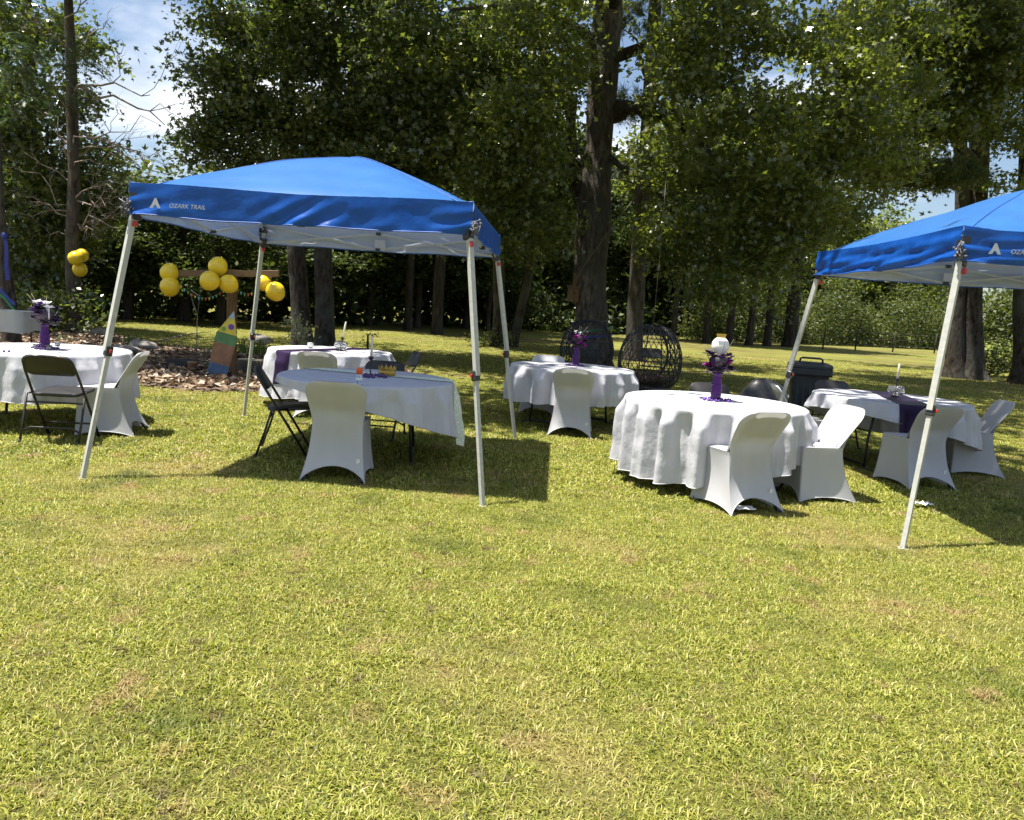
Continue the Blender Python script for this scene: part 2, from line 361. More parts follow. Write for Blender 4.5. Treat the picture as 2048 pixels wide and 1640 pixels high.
# ------------------------------------------------------------------ generic leaf scatter
def leaf_arrays(C, L, Wd, flat=.6, fold=.18, rs=None, droop=.2):
    n = len(C); rs = rs or rng
    a = rs.normal(size=(n, 3)); a[:, 2] = a[:, 2]*flat*.8-droop; a /= np.linalg.norm(a, axis=1)[:, None]
    up = rs.normal(size=(n, 3))*flat+np.array([0, 0, 1.0]); s = np.cross(a, up); s /= np.linalg.norm(s, axis=1)[:, None]+1e-9
    nn = np.cross(s, a)
    L = np.asarray(L)[:, None]; Wd = np.asarray(Wd)[:, None]
    V = np.empty((n, 4, 3)); V[:, 0] = C-a*L*.5; V[:, 2] = C+a*L*.5
    V[:, 1] = C+a*L*.08+s*Wd*.5+nn*Wd*fold; V[:, 3] = C+a*L*.08-s*Wd*.5+nn*Wd*fold
    F = np.arange(n*4).reshape(n, 4)
    return V.reshape(-1, 3), F
def ellipsoid_pts(n, c, r, shell=.5, rs=None):
    rs = rs or rng
    d = rs.normal(size=(n, 3)); d /= np.linalg.norm(d, axis=1)[:, None]
    q = rs.random(n)**(1/3.0); q = shell*(.75+.25*rs.random(n))+(1-shell)*q if shell else q
    return np.array(c)+d*q[:, None]*np.array(r)
def sprays(T, per, spread, L, lw=.55, flat=.6, rs=None, thick=.45, lobes=False):
    """T: twig centres; every twig gets `per` leaves around it"""
    rs = rs or rng; n = len(T)
    d = rs.normal(size=(n, per, 3))*np.array([spread, spread, spread*thick])
    C = (T[:, None, :]+d).reshape(-1, 3)
    Ls = L*(.6+.7*rs.random(len(C))); V, F = leaf_arrays(C, Ls, Ls*lw*(.8+.4*rs.random(len(C))), flat, rs=rs)
    tr = np.repeat(rs.random(n), per)*.55+rs.random(len(C))*.45
    if lobes:
        Q = V.reshape(-1, 4, 3); b = Q[:, 0]; ax = Q[:, 2]-b; sd = (Q[:, 1]-Q[:, 3]); sd = sd/(np.linalg.norm(sd, axis=1)[:, None]+1e-9)*np.linalg.norm(ax, axis=1)[:, None]
        out = [Q*1.0]; out[0][:, 1] = b+ax*.5+sd*.17; out[0][:, 3] = b+ax*.5-sd*.17
        for sg in (-1, 1):
            k = np.empty_like(Q); o = b+ax*.18; dr = ax*.42+sd*sg*.42; k[:, 0] = o; k[:, 2] = o+dr; k[:, 1] = o+dr*.5+ax*.13; k[:, 3] = o+dr*.5-ax*.12; out.append(k)
        V = np.stack(out, 1).reshape(-1, 3); F = np.arange(len(V)).reshape(-1, 4); return V, F, np.repeat(tr**1.15, 12)
    return V, F, np.repeat(tr**1.15, 4)
def needles(T, per, L, rs=None):
    rs = rs or rng; n = len(T)
    ax = rs.normal(size=(n, 3))*.6+np.array([0, 0, .45]); ax /= np.linalg.norm(ax, axis=1)[:, None]
    d = rs.normal(size=(n, per, 3))*.75+ax[:, None, :]; d /= np.linalg.norm(d, axis=2)[..., None]
    d = d.reshape(-1, 3); C = np.repeat(T, per, 0)+rs.normal(size=(n*per, 3))*.05
    s = np.cross(d, rs.normal(size=d.shape)); s /= np.linalg.norm(s, axis=1)[:, None]
    Ls = (L*(.7+.5*rs.random(len(C))))[:, None]; w = .008
    V = np.empty((len(C), 3, 3)); V[:, 0] = C+s*w; V[:, 1] = C-s*w; V[:, 2] = C+d*Ls
    return V.reshape(-1, 3), np.arange(len(C)*3).reshape(-1, 3), np.repeat(np.repeat(rs.random(n), per)*.7+.3*rs.random(len(C)), 3)

def trunk_pts(pts, rads, n=14, flare=1.0, seed=0, amp=.06):
    """organic tapering trunk; pts: control points, resampled, uneven section"""
    P = [Vector(p) for p in pts]; out = []; rr = []
    K = 7
    for i in range(len(P)-1):
        p0 = P[max(i-1, 0)]; p1 = P[i]; p2 = P[i+1]; p3 = P[min(i+2, len(P)-1)]
        for k in range(K):
            t = k/K; t2 = t*t; t3 = t2*t
            q = .5*((2*p1)+(-p0+p2)*t+(2*p0-5*p1+4*p2-p3)*t2+(-p0+3*p1-3*p2+p3)*t3)
            out.append(q); rr.append(rads[i]+(rads[i+1]-rads[i])*t)
    out.append(P[-1]); rr.append(rads[-1])
    mb = MB(); m = len(out); vs = []; up = Vector((0, 1, 0.01))
    for i, p in enumerate(out):
        t = (out[min(i+1, m-1)]-out[max(i-1, 0)]).normalized()
        a = t.cross(up)
        if a.length < 1e-3: a = t.cross(Vector((1, 0, 0)))
        a.normalize(); b = a.cross(t)
        for k in range(n):
            an = 2*math.pi*k/n; dr = a*math.cos(an)+b*math.sin(an)
            r = rr[i]*(1+amp*mnoise.noise(dr*1.4+p*.9+Vector((seed, 0, 0)))*2)
            if flare and p.z < .9: r *= 1+flare*(.9-p.z)**2*(.55+.45*math.sin(an*5+seed))
            vs.append(p+dr*r)
    fs = [(i*n+k, i*n+(k+1) % n, (i+1)*n+(k+1) % n, (i+1)*n+k) for i in range(m-1) for k in range(n)]
    fs.append(tuple(range((m-1)*n, m*n))); mb.add(vs, fs); return mb
def limb(parent, a, b, r, mat, sag=.4, seed=0, name='limb', r2=None):
    a, b = Vector(a), Vector(b); mid = (a+b)/2+Vector((0, 0, -sag+.5*sag*random.random()))+Vector((random.uniform(-.3, .3), random.uniform(-.3, .3), .15))
    q1 = a.lerp(mid, .55)+Vector((random.uniform(-.12, .12),)*3); q2 = mid.lerp(b, .5)+Vector((random.uniform(-.2, .2), random.uniform(-.2, .2), random.uniform(-.1, .2)))
    return trunk_pts([a, q1, mid, q2, b], [r, r*.8, r*.6, r*.42, r2 or r*.18], 8, 0, seed).build(name, mat, parent)

# ------------------------------------------------------------------ trees in view
def crown_from(tree, blobs, mat, leafL, per, spread, seed, flat=.9, lw=.55, clear=None):
    rs = np.random.default_rng(seed); T = []
    for (c, r, n) in blobs:
        n = max(4, int(n*.86)); k = max(3, int(n/10)); cen = ellipsoid_pts(k, c, np.array(r)*1.02, .4, rs); q = cen[rs.integers(0, k, n)]
        T.append(q+rs.normal(size=(n, 3))*np.array([.33, .33, .20])*(leafL/.19)**.8)
    T = np.concatenate(T)
    if clear is not None:
        k_ = 20.1/np.maximum(T[:, 1], 1); cx_ = clear[0]+clear[1]*(T[:, 2]-1.47)*k_
        T = T[~((T[:, 1] < 20.4) & (np.abs(T[:, 0]*k_-cx_) < .95))]
    V, F, a = sprays(T, per, spread, leafL, lw, flat, rs, lobes=leafL < .3)
    o = link('crown', fast_mesh('crown', V, F, mat, a), tree); return T
def tree(name, label, cat='tree', group=None, loc=(0, 0, 0)):
    t = empty(name, loc); tag(t, label, cat, group); return t

# -- the great oak in the middle
t = tree('oak_tree', 'big oak with thick ridged grey trunk wrapped in ropes, egg chairs beside it')
oc = atz(1183, 735); OCX, OCY = oc.x, 20.1
def oz(px, py): return aty(px, py, 20.1)
trunk_pts([(OCX, OCY, -.1), oz(1183, 640), oz(1180, 560), oz(1186, 450), oz(1188, 380), oz(1196, 300), oz(1203, 200), oz(1213, 60), oz(1230, -150), oz(1250, -450)], [.47, .42, .40, .45, .42, .34, .36, .36, .30, .15], 26, .45, 3, .05).build('trunk', M['bark_lit'], t)
limb(t, oz(1176, 410), oz(1140, 200), .26, M['bark'], -.1, r2=.19); limb(t, oz(1136, 215), oz(1060, -60), .15, M['bark'], -.2)
limb(t, oz(1225, 215), aty(1440, 330, 18.0), .2, M['bark'], -.3); limb(t, oz(1215, 120), aty(1560, 60, 17), .16, M['bark'], -.3)
limb(t, oz(1200, 300), aty(1420, 520, 18.5), .10, M['bark'], -.2); limb(t, oz(1165, 330), aty(960, 300, 18), .12, M['bark'], -.2)
limb(t, oz(1190, 80), aty(900, 20, 17), .16, M['bark'], -.3); limb(t, oz(1220, 20), aty(1300, -300, 14), .18, M['bark'], -.3); limb(t, oz(1215, 0), aty(900, -350, 13), .16, M['bark'], -.3)
mb = MB(); mb.blob(oz(1232, 226), .30, 14, .25, (1.1, .9, .8)); mb.build('burl', M['bark'], t)
def bl(px, py, Y, r, n): return (tuple(aty(px, py, Y)), r, n)
crown_from(t, [bl(1440, 260, 17.5, (2.4, 2.2, 1.5), 330), bl(1420, 440, 17.8, (1.7, 1.5, 1.2), 200), bl(1470, 560, 17.6, (1.2, 1.0, .7), 70), bl(1560, 180, 17.5, (2.2, 2, 1.8), 260),
               bl(1080, 120, 18, (2.0, 2, 1.8), 260), bl(960, 200, 17.8, (2.0, 1.8, 1.5), 260), bl(1060, 330, 18.2, (1.3, 1.3, 1.0), 150), bl(1000, 430, 18.6, (.9, 1.0, .8), 80),
               bl(1330, 60, 17.5, (1.9, 1.8, 1.3), 200), bl(1090, 470, 19, (.9, .9, .7), 70), bl(1200, 40, 18.6, (2, 1.0, 1.2), 70), bl(1560, 420, 18, (1.4, 1.4, 1.0), 150), bl(1660, 330, 18.6, (1.6, 1.6, 1.2), 170), bl(1720, 140, 18.8, (1.7, 1.6, 1.5), 130), bl(1760, 300, 20, (1.4, 1.5, 1.0), 80)],
           M['leaf_right'], .155, 38, .30, 21, clear=(OCX-.10, .03))
# upper crown, the part above the picture that shades the lawn
def upper(tr, blobs, seed, mat='oak_leaf'):
    crown_from(tr, [(c_, r_, int(n_*.45)) for c_, r_, n_ in blobs], M[mat], .34, 24, .55, seed)
upper(t, [((3, 17.5, 11.5), (5.5, 5, 2.6), 330), ((0.5, 14.5, 10.5), (4.5, 3.2, 1.8), 210), ((2.5, 13.0, 10.0), (3.5, 2.6, 1.5), 90), ((4, 19, 15), (5, 5, 3), 160), ((-2.3, 10.3, 10.2), (2.3, 2.0, 1.0), 130), ((-1.5, 12.8, 10.4), (3.0, 2.0, 1.2), 130), ((6.5, 24, 12), (4, 4, 2), 150), ((1.4, 8.9, 10.2), (1.9, 1.2, .8), 110)], 22, 'leaf_right')

# -- two oaks behind the left tent
for nm, lab, bx, tp, sd in (('left', 'dark oak trunk behind left tent, left one of the close pair', 604, [(604, 690), (600, 600), (592, 500), (583, 380), (577, 300), (575, 100), (585, -150), (600, -420)], 31),
                            ('right', 'dark oak trunk behind left tent, right one of the close pair', 650, [(650, 697), (649, 600), (646, 500), (650, 380), (655, 300), (668, 100), (690, -150), (700, -420)], 41)):
    t = tree('oak_tree', lab, group='oaks behind the left tent')
    Y = 21.5 if nm == 'left' else 21.0
    P = [aty(px, py, Y) for px, py in tp]; P[0].z = -.1
    trunk_pts(P, [.27, .25, .24, .25, .23, .20, .14, .06], 18, .5, sd).build('trunk', M['bark'], t)
    if nm == 'left':
        limb(t, aty(580, 250, Y), aty(400, 200, 19.5), .10, M['bark'], -.2); limb(t, aty(578, 180, Y), aty(420, 20, 19.5), .12, M['bark'], -.3)
        limb(t, aty(582, 330, Y), aty(380, 300, 19.6), .07, M['bark'], -.1); limb(t, aty(577, 60, Y), aty(520, -300, 16), .13, M['bark'], -.3); limb(t, aty(577, 120, Y), aty(470, 90, 18.5), .09, M['bark'], -.3)
        crown_from(t, [bl(500, 110, 19.3, (1.2, 1.7, 1.4), 130), bl(430, 60, 19.3, (.7, 1, .5), 26), bl(450, 190, 19.4, (.8, 1.3, .8), 60), bl(430, 270, 19.4, (.7, 1.1, .45), 44), bl(520, 270, 19.3, (1.5, 1.5, .85), 140), bl(560, 140, 19, (1.5, 1.7, 1.5), 190),
                       bl(560, 30, 19, (1.5, 1.6, 1.2), 140), bl(440, 315, 19.6, (.7, .8, .3), 24)], M['oak_leaf'], .15, 37, .27, sd)
        upper(t, [((-5.5, 18, 11), (3.0, 4.5, 2.2), 170), ((-5.0, 21, 14), (3.5, 3.5, 2.2), 90), ((-7.5, 15.5, 10.5), (2.2, 2.2, 1.0), 60), ((-9, 24, 11), (3, 3, 1.5), 60)], sd+1)
    else:
        limb(t, aty(655, 280, Y), aty(820, 240, 19), .10, M['bark'], -.2); limb(t, aty(664, 140, Y), aty(860, 60, 18.6), .12, M['bark'], -.3); limb(t, aty(690, -100, Y), aty(800, -350, 16), .12, M['bark'], -.3)
        crown_from(t, [bl(690, 130, 19, (1.8, 1.8, 1.7), 250), bl(800, 110, 18.6, (1.8, 1.8, 1.7), 250), bl(760, 280, 19.2, (1.9, 1.6, 1.1), 210), bl(880, 330, 19.6, (1.5, 1.4, 1.1), 140), bl(640, 270, 19.4, (1.4, 1.4, .9), 120), bl(880, 180, 18.8, (1.6, 1.6, 1.5), 180),
                       bl(720, 20, 18.6, (1.9, 1.8, 1.3), 170), bl(900, 440, 20.5, (1.1, 1.2, .7), 60), bl(760, 380, 20.3, (1.8, 1.2, .5), 60)], M['oak_leaf'], .15, 37, .29, sd)
        upper(t, [((-2.0, 18, 11), (3.5, 4.5, 2.2), 200), ((-1.0, 21, 14), (3.5, 4, 2.2), 90), ((-1, 26, 12), (4, 4, 2), 150)], sd+1)

# -- far-off trunks and trees: shared crowns
def proto_crown(seed, n, r, leafL, per, spread, mat, hollow=.45):
    rs = np.random.default_rng(seed); T = ellipsoid_pts(n, (0, 0, 0), r, hollow, rs)
    cen = ellipsoid_pts(max(3, n//11), (0, 0, 0), r, hollow, rs); T = cen[rs.integers(0, len(cen), n)]+rs.normal(size=(n, 3))*np.array([.55, .55, .35])
    k = rs.normal(size=(9, 3)); k /= np.linalg.norm(k, axis=1)[:, None]
    f = np.max(((T/np.array(r))/(np.linalg.norm(T/np.array(r), axis=1)[:, None]+1e-6))@k.T, axis=1)
    T = T*(.72+.36*f)[:, None]
    V, F, a = sprays(T, per, spread, leafL, .6, .7, rs, .5); return fast_mesh('crown', V, F, M[mat], a)
PC = [proto_crown(51, 340, (3.6, 3.6, 3.4), .30, 26, .42, 'far_leaf'), proto_crown(52, 340, (3.2, 3.4, 3.9), .30, 26, .42, 'far_leaf'), proto_crown(53, 340, (3.5, 3.3, 3.2), .30, 26, .42, 'leaf_right')]
def far_tree(px, py, w, H, label, cz, cs, pc, group='trees at the edge of the wood', lean=0, name='forest_tree', mat='bark_far', Y=None):
    g = atz(px, py); 
    if Y: g = Vector((aty(px, py, Y).x, Y, 0))
    t = tree(name, label, 'tree', group, g)
    d = g.y; r = w*d/FPX/2; lx = lean
    trunk_pts([(0, 0, -.1), (lx*.12, 0, H*.15), (lx*.3, .1, H*.35), (lx*.6, 0, H*.6), (lx, 0, H)], [r*1.08, r, r*.92, r*.75, r*.2], 10, .5, px).build('trunk', M[mat], t)
    limb(t, (lx*.3, 0, H*.4), (lx+1.6*cs, -.8, cz), r*.35, M[mat], -.2); limb(t, (lx*.3, 0, H*.42), (lx-1.6*cs, -.5, cz+.6), r*.35, M[mat], -.2)
    cs *= .82; c = link('crown', PC[pc], t); c.location = (lx*.7, 0, cz+1.9*cs); c.scale = (cs, cs, cs*.95); c.rotation_euler = (0, 0, px*.37)
    return t
FT = [(815, 660, 16, 12, 'slim dark forest trunk, left of two seen under right end of left tent', 7.0, 1.15, 0, 0),
      (873, 669, 21, 13, 'dark straight forest trunk just left of front tent leg', 7.6, 1.2, 1, 0),
      (1345, 681, 11, 12, 'dark snag-like trunk behind and right of wicker egg chair', 7.5, 1.3, 2, .2),
      (1411, 686, 13, 13, 'thin dark trunk above the white paper disc centrepiece', 8.0, 1.3, 0, -.2),
      (1457, 689, 14, 13, 'slender trunk at wood edge, second right of the paper disc centrepiece', 7.2, 1.3, 1, 0),
      (1497, 691, 13, 14, 'slender trunk at wood edge, third right of the paper disc centrepiece', 8.4, 1.3, 2, .2),
      (1533, 692, 15, 13, 'slender trunk at wood edge, just left of slanting tent leg', 7.7, 1.3, 0, 0),
      (1578, 694, 26, 15, 'broad dark trunk at wood edge crossed by slanting tent leg', 7.4, 1.45, 1, 0)]
for px, py, w, H, lab, cz, cs, pc, ln in FT: far_tree(px, py, w, H, lab, cz, cs, pc, lean=ln)
# twin-trunk tree behind right legs of the left tent
t = tree('twin_trunk_tree', 'dark tree with two diverging trunks behind right rear leg of left tent', loc=atz(1005, 688)); t.location.y = 27.5; t.location.x = aty(1005, 688, 27.5).x
trunk_pts([(-.15, 0, -.1), (-.2, 0, 1.5), (-.35, 0, 3.5), (-.5, 0, 6), (-.3, 0, 11)], [.24, .21, .2, .17, .05], 14, .5, 5).build('trunk', M['bark'], t)
trunk_pts([(.35, .1, -.1), (.6, .1, 1.5), (.85, 0, 3.2), (1.0, 0, 6), (1.4, 0, 10)], [.17, .15, .14, .12, .04], 12, .5, 8).build('trunk', M['bark'], t)
c = link('crown', PC[1], t); c.location = (.3, 0, 7.0); c.scale = (1, 1, .9)
c = link('crown', PC[0], t); c.location = (.3, -.5, 4.6); c.scale = (.55, .5, .3)
# slender pine right of the oak
t = tree('pine_tree', 'tall straight pine trunk rising behind the wicker egg chair'); Y = 24
P = [aty(px, py, Y) for px, py in ((1268, 705), (1272, 600), (1279, 480), (1286, 380), (1296, 250), (1305, 100), (1315, -100), (1320, -300))]; P[0].z = -.1
trunk_pts(P, [.27, .25, .24, .235, .22, .2, .16, .1], 16, .35, 9).build('trunk', M['bark_pine'], t)
for a, b in (((1296, 250), (1220, 190)), ((1290, 320), (1390, 430)), ((1287, 400), (1240, 360)), ((1290, 470), (1420, 500)), ((1283, 500), (1380, 560)), ((1300, 170), (1250, 60))):
    limb(t, aty(*a, Y), aty(*b, Y-1.5), .07, M['bark_pine'], .1)
T = np.concatenate([ellipsoid_pts(n, aty(px, py, Y-1), r, .3) for px, py, r, n in ((1250, 215, (.8, .8, .45), 50), (1270, 330, (1.0, 1, .4), 50), (1380, 330, (1.1, 1, .5), 60), (1300, 20, (1.4, 1.4, .9), 120), (1320, -150, (2, 2, 1.2), 160))])
V, F, a = needles(T, 40, .34); link('crown', fast_mesh('crown', V, F, M['needle'], a), t)

# right-hand pair of great trunks
t = tree('oak_tree', 'massive dark double trunk at right, seen past the near right tent leg'); Y = 26
gx = lambda px, py: aty(px, py, Y)
P = [gx(1945, 738), gx(1943, 690), gx(1942, 600), gx(1948, 520), gx(1955, 400), gx(1962, 250), gx(1965, 0), gx(1970, -300)]; P[0].z = -.1
trunk_pts(P, [.42, .37, .33, .32, .30, .26, .2, .1], 18, .7, 12).build('trunk', M['bark'], t)
P = [gx(1915, 722), gx(1912, 650), gx(1916, 570), gx(1922, 480), gx(1925, 380), gx(1915, 200), gx(1900, -50)]; P[0].z = -.1
trunk_pts(P, [.33, .27, .25, .24, .22, .18, .1], 16, .6, 13).build('trunk', M['bark'], t)
limb(t, gx(1958, 330), aty(1800, 250, 23), .12, M['bark'], -.2); limb(t, gx(1960, 300), aty(2100, 180, 23), .12, M['bark'], -.2); limb(t, gx(1918, 250), aty(1740, 130, 23), .12, M['bark'], -.2)
limb(t, gx(1950, 500), aty(2090, 560, 24), .06, M['bark'], -.1)
crown_from(t, [bl(1760, 240, 23, (2.0, 2, 1.3), 200), bl(1820, 330, 23, (1.6, 1.6, .8), 110), bl(1900, 160, 22.5, (2.2, 2, 1.4), 220), bl(2010, 240, 23, (1.8, 1.8, 1.2), 150), bl(1820, 60, 22.5, (2.4, 2, 1.2), 210), bl(2000, 60, 22.5, (2.2, 2, 1.4), 190), bl(2060, 560, 27, (1.6, 1.4, .5), 60), bl(1980, 530, 27.5, (1.2, 1, .3), 30)],
           M['leaf_right'], .175, 36, .34, 61)
upper(t, [((12, 22, 12), (5.5, 4.5, 2.4), 260), ((8, 19, 13), (4, 4, 2), 120), ((13, 30, 13), (5, 4, 2), 160)], 62, 'leaf_right')
t = tree('oak_tree', 'thick flaring trunk cut off by the right edge of the picture'); Y = 25
P = [gx(2052, 745) if False else aty(2052, 742, Y), aty(2046, 690, Y), aty(2044, 600, Y), aty(2046, 500, Y), aty(2052, 350, Y), aty(2065, 100, Y), aty(2070, -200, Y)]; P[0].z = -.1
trunk_pts(P, [.36, .28, .26, .25, .22, .18, .1], 16, 1.0, 15).build('trunk', M['bark'], t)
crown_from(t, [bl(2080, 120, 23, (2.5, 2, 2), 170), bl(2110, 330, 24, (2, 2, 1.2), 90)], M['leaf_right'], .21, 30, .34, 65)
# pine boughs at upper right
t = tree('pine_tree', 'long-needled pine with pale yellow-green boughs above the right tent'); Y = 24
P = [aty(px, py, Y) for px, py in ((1938, 720), (1940, 600), (1945, 400), (1950, 200), (1955, -100))]; P[0] = Vector((P[0].x, 32, -.1)); P = [Vector((p.x*32/24, 32, 1.47+(p.z-1.47)*32/24)) if i else Vector((p.x*32/24, 32, -.1)) for i, p in enumerate(P)]
trunk_pts(P, [.24, .22, .2, .16, .08], 12, .3, 18).build('trunk', M['bark_far'], t)
for b in ((1860, 350), (1900, 110), (1700, 240), (1950, 60)): limb(t, aty(1946, b[1]+40, 32), aty(b[0], b[1], 24), .08, M['bark_pine'], .1)
T = np.concatenate([ellipsoid_pts(n, aty(px, py, Yy), r, .2) for px, py, Yy, r, n in ((1860, 352, 22, (1.35, .8, .28), 110), (1920, 345, 22, (.8, .6, .3), 50), (1930, 70, 21.5, (1.9, 1.2, .6), 170), (1990, 40, 21.5, (1.6, 1.2, .6), 120), (1800, 110, 22, (1.1, .9, .4), 80), (1690, 60, 23, (1.2, 1, .5), 80))])
V, F, a = needles(T, 46, .34); link('crown', fast_mesh('crown', V, F, M['needle'], a), t)

# left: pine hung with balloons, dead branches all round it
t = tree('pine_tree', 'slim pale pine trunk with bare dead branches, three balloons beside it'); Y = 19.6
def pz(px, py, dy=0): return aty(px, py, Y+dy)
P = [pz(153, 672), pz(148, 600), pz(144, 500), pz(148, 400), pz(146, 280), pz(143, 150), pz(137, 0), pz(130, -200), pz(128, -400)]; P[0].z = -.05
trunk_pts(P, [.19, .165, .16, .15, .135, .12, .10, .07, .03], 14, .5, 19).build('trunk', M['bark_pine'], t)
def dead(parent, a, b, r, depth, rs):
    """dead branch that forks"""
    a, b = Vector(a), Vector(b); mb = MB()
    def rec(a, b, r, d):
        n = 6; pts = []
        for i in range(n+1):
            k = i/n; j = (b-a).length*.05*(1 if 0 < i < n else 0)
            pts.append(a.lerp(b, k)+Vector((rs.gauss(0, j), rs.gauss(0, j), rs.gauss(0, j)+.06*(b-a).length*math.sin(k*3.14))))
        mb.tube(pts, [r*(1-.75*i/n) for i in range(n+1)], 5)
        if d:
            for k in range(rs.choice((2, 3, 4))):
                i = rs.randint(2, n-1); q = pts[i]; dr = (b-a)*(rs.uniform(.28, .5)); L = dr.length
                dr = dr+Vector((rs.gauss(0, .55), rs.gauss(0, .55), rs.gauss(.1, .5)))*L
                rec(q, q+dr, r*(1-.75*i/n)*.7, d-1)
    rec(a, b, r, depth); mb.build('dead_branch', M['bark_dead'], parent)
rs = random.Random(5)
DB = [((150, 170), (330, 250), .045), ((148, 185), (300, 190), .035), ((150, 260), (340, 350), .035), ((146, 300), (60, 210), .03), ((147, 340), (240, 300), .02), ((146, 300), (320, 250), .02), ((147, 380), (40, 300), .025),
      ((147, 400), (235, 380), .025), ((147, 420), (255, 420), .028), ((147, 435), (250, 455), .028), ((147, 440), (60, 400), .022), ((147, 450), (205, 480), .02), ((146, 460), (230, 440), .022), ((147, 470), (90, 490), .018), ((147, 360), (110, 280), .025), ((146, 250), (100, 170), .025),
      ((144, 130), (215, 40), .03), ((142, 100), (50, 50), .03), ((140, 60), (200, -20), .025), ((147, 330), (215, 270), .02), ((148, 300), (330, 330), .02), ((147, 410), (0, 330), .02), ((147, 425), (20, 430), .02)]
for a, b, r in DB: dead(t, pz(*a), pz(b[0], b[1], rs.uniform(-1.6, .6)), r, 2, rs)
T = np.concatenate([ellipsoid_pts(n, aty(px, py, Yy), r, .3) for px, py, Yy, r, n in ((110, -120, 19, (1.4, 1.6, .8), 90),)])
V, F, a = needles(T, 40, .3); link('crown', fast_mesh('crown', V, F, M['needle'], a), t)
# broadleaf mass to the left of the sky gap
t = tree('oak_tree', 'dark leafy tree filling the left edge behind the dead-branched pine'); Y = 23
P = [aty(px, py, Y) for px, py in ((75, 668), (72, 550), (65, 400), (60, 250), (55, 50), (50, -200))]; P[0].z = -.1
trunk_pts(P, [.25, .22, .2, .18, .14, .06], 12, .4, 23).build('trunk', M['bark'], t)
for b in ((160, 160), (200, 320), (150, 60), (20, 330), (130, 400)): limb(t, aty(62, b[1]+80, Y), aty(*b, 21.5), .07, M['bark'], -.2)
crown_from(t, [bl(110, 60, 21.5, (.8, 1.6, 1.0), 60), bl(190, 105, 21.5, (.6, 1.0, .25), 16), bl(130, 180, 21.5, (.6, 1.2, .35), 22), bl(130, 250, 21.8, (.6, 1.2, .5), 30), bl(190, 320, 21.6, (.6, 1, .35), 26), bl(20, 120, 21.5, (1.3, 2, 1.6), 120), bl(20, 300, 21.8, (1.3, 1.6, 1.5), 130),
               bl(120, 390, 22.5, (1.6, 1.4, 1.2), 150), bl(60, 470, 22.5, (1.6, 1.4, 1.0), 120), bl(190, 430, 23, (1.0, 1.2, .7), 90), bl(60, 600, 22.3, (1.6, 1, .6), 60), bl(85, 560, 23, (1.6, 1, .9), 90)], M['oak_leaf'], .19, 28, .30, 71)
upper(t, [((-13, 19, 11.5), (3.5, 4, 2.4), 190)], 72)
# compound fronds (mimosa-like) at upper left
t = tree('mimosa_tree', 'feathery pale fronds reaching in at the upper left corner'); Y = 17.5
P = [Vector((-14.2, 17.8, -.1)), Vector((-14.0, 17.8, 2.5)), Vector((-13.3, 17.6, 5)), Vector((-12.2, 17.4, 7))]
trunk_pts(P, [.12, .1, .08, .03], 10, .3, 25).build('trunk', M['bark_pine'], t)
VV, FF, AA = [], [], []; rs2 = np.random.default_rng(9); off = 0
for k in range(110):
    px, py = rs2.uniform(-40, 190), 0
    py = rs2.choice([rs2.uniform(150, 240), rs2.uniform(90, 160), rs2.uniform(60, 120)]) if px < 160 else rs2.uniform(100, 150)
    b = np.array(aty(px, py, Y+rs2.uniform(-.7, .9))); d = np.array([rs2.normal(.2, .8), rs2.normal(0, .6), rs2.uniform(-.5, .1)]); d /= np.linalg.norm(d)
    s = np.cross(d, [0, 0, 1]); s /= np.linalg.norm(s); Lf = rs2.uniform(.35, .6); n = 15; cs = []
    q = np.linspace(.05, 1, n)[:, None]; spine = b+d*Lf*q+np.array([0, 0, -.18])*q**2
    for sg in (-1, 1):
        l = .12*np.sin(np.pi*np.clip(q, .1, .95))**.6; V = np.empty((n, 4, 3))
        V[:, 0] = spine; V[:, 2] = spine+(s*sg+d*.35)*l+np.array([0, 0, -.03]); V[:, 1] = spine+(s*sg+d*.35)*l*.5+d*.013; V[:, 3] = spine+(s*sg+d*.35)*l*.5-d*.013
        VV.append(V.reshape(-1, 3)); FF.append(np.arange(n*4).reshape(n, 4)+off); off += n*4; AA.append(np.full(n*4, rs2.random()))
link('crown', fast_mesh('crown', np.concatenate(VV), np.concatenate(FF), M['frond'], np.concatenate(AA)), t)
# tree at the very left edge with ribbons tied round it
t = tree('pine_tree', 'pale grey trunk at the left edge tied with blue and green ribbons'); Y = 15.5
P = [aty(22, 690, Y), aty(16, 600, Y), aty(6, 520, Y), aty(-2, 430, Y), aty(-10, 300, Y), aty(-20, 0, Y), aty(-20, -300, Y)]; P[0].z = -.1
trunk_pts(P, [.17, .14, .13, .12, .11, .09, .04], 14, .4, 27).build('trunk', M['bark_pine'], t)
c = link('crown', PC[0], t); c.location = (-9.6, 15, 10.5); c.scale = (.9, 1.0, .6)
for lab, mt, pts in (('blue ribbon tied round the left edge trunk', 'strap_blue', [(-2, 575), (8, 583), (22, 600), (30, 604)]), ('green ribbon tied round the left edge trunk', 'strap_green', [(-4, 583), (8, 592), (22, 610), (30, 618)])):
    mb = MB(); P = [aty(px, py, 15.28) for px, py in pts]
    mb.grid(len(P), 2, lambda i, j: P[i]+Vector((0, 0, -.075*j))); mb.grid(len(P), 2, lambda i, j: P[i]+Vector((0, .02, -.075*j)))
    tag(mb.build('ribbon', M[mt]), lab, 'ribbon')
mb = MB(); P = [aty(9, 470, 15.3), aty(12, 500, 15.25), aty(11, 530, 15.3), aty(14, 560, 15.28)]
mb.grid(4, 2, lambda i, j: P[i]+Vector((.07*j-.03, .01*i*j, 0))); mb.blob(aty(10, 472, 15.25), .07, 8, .5); tag(mb.build('ribbon', M['strap_blue']), 'long blue ribbon with bow hanging down the left edge trunk', 'ribbon')

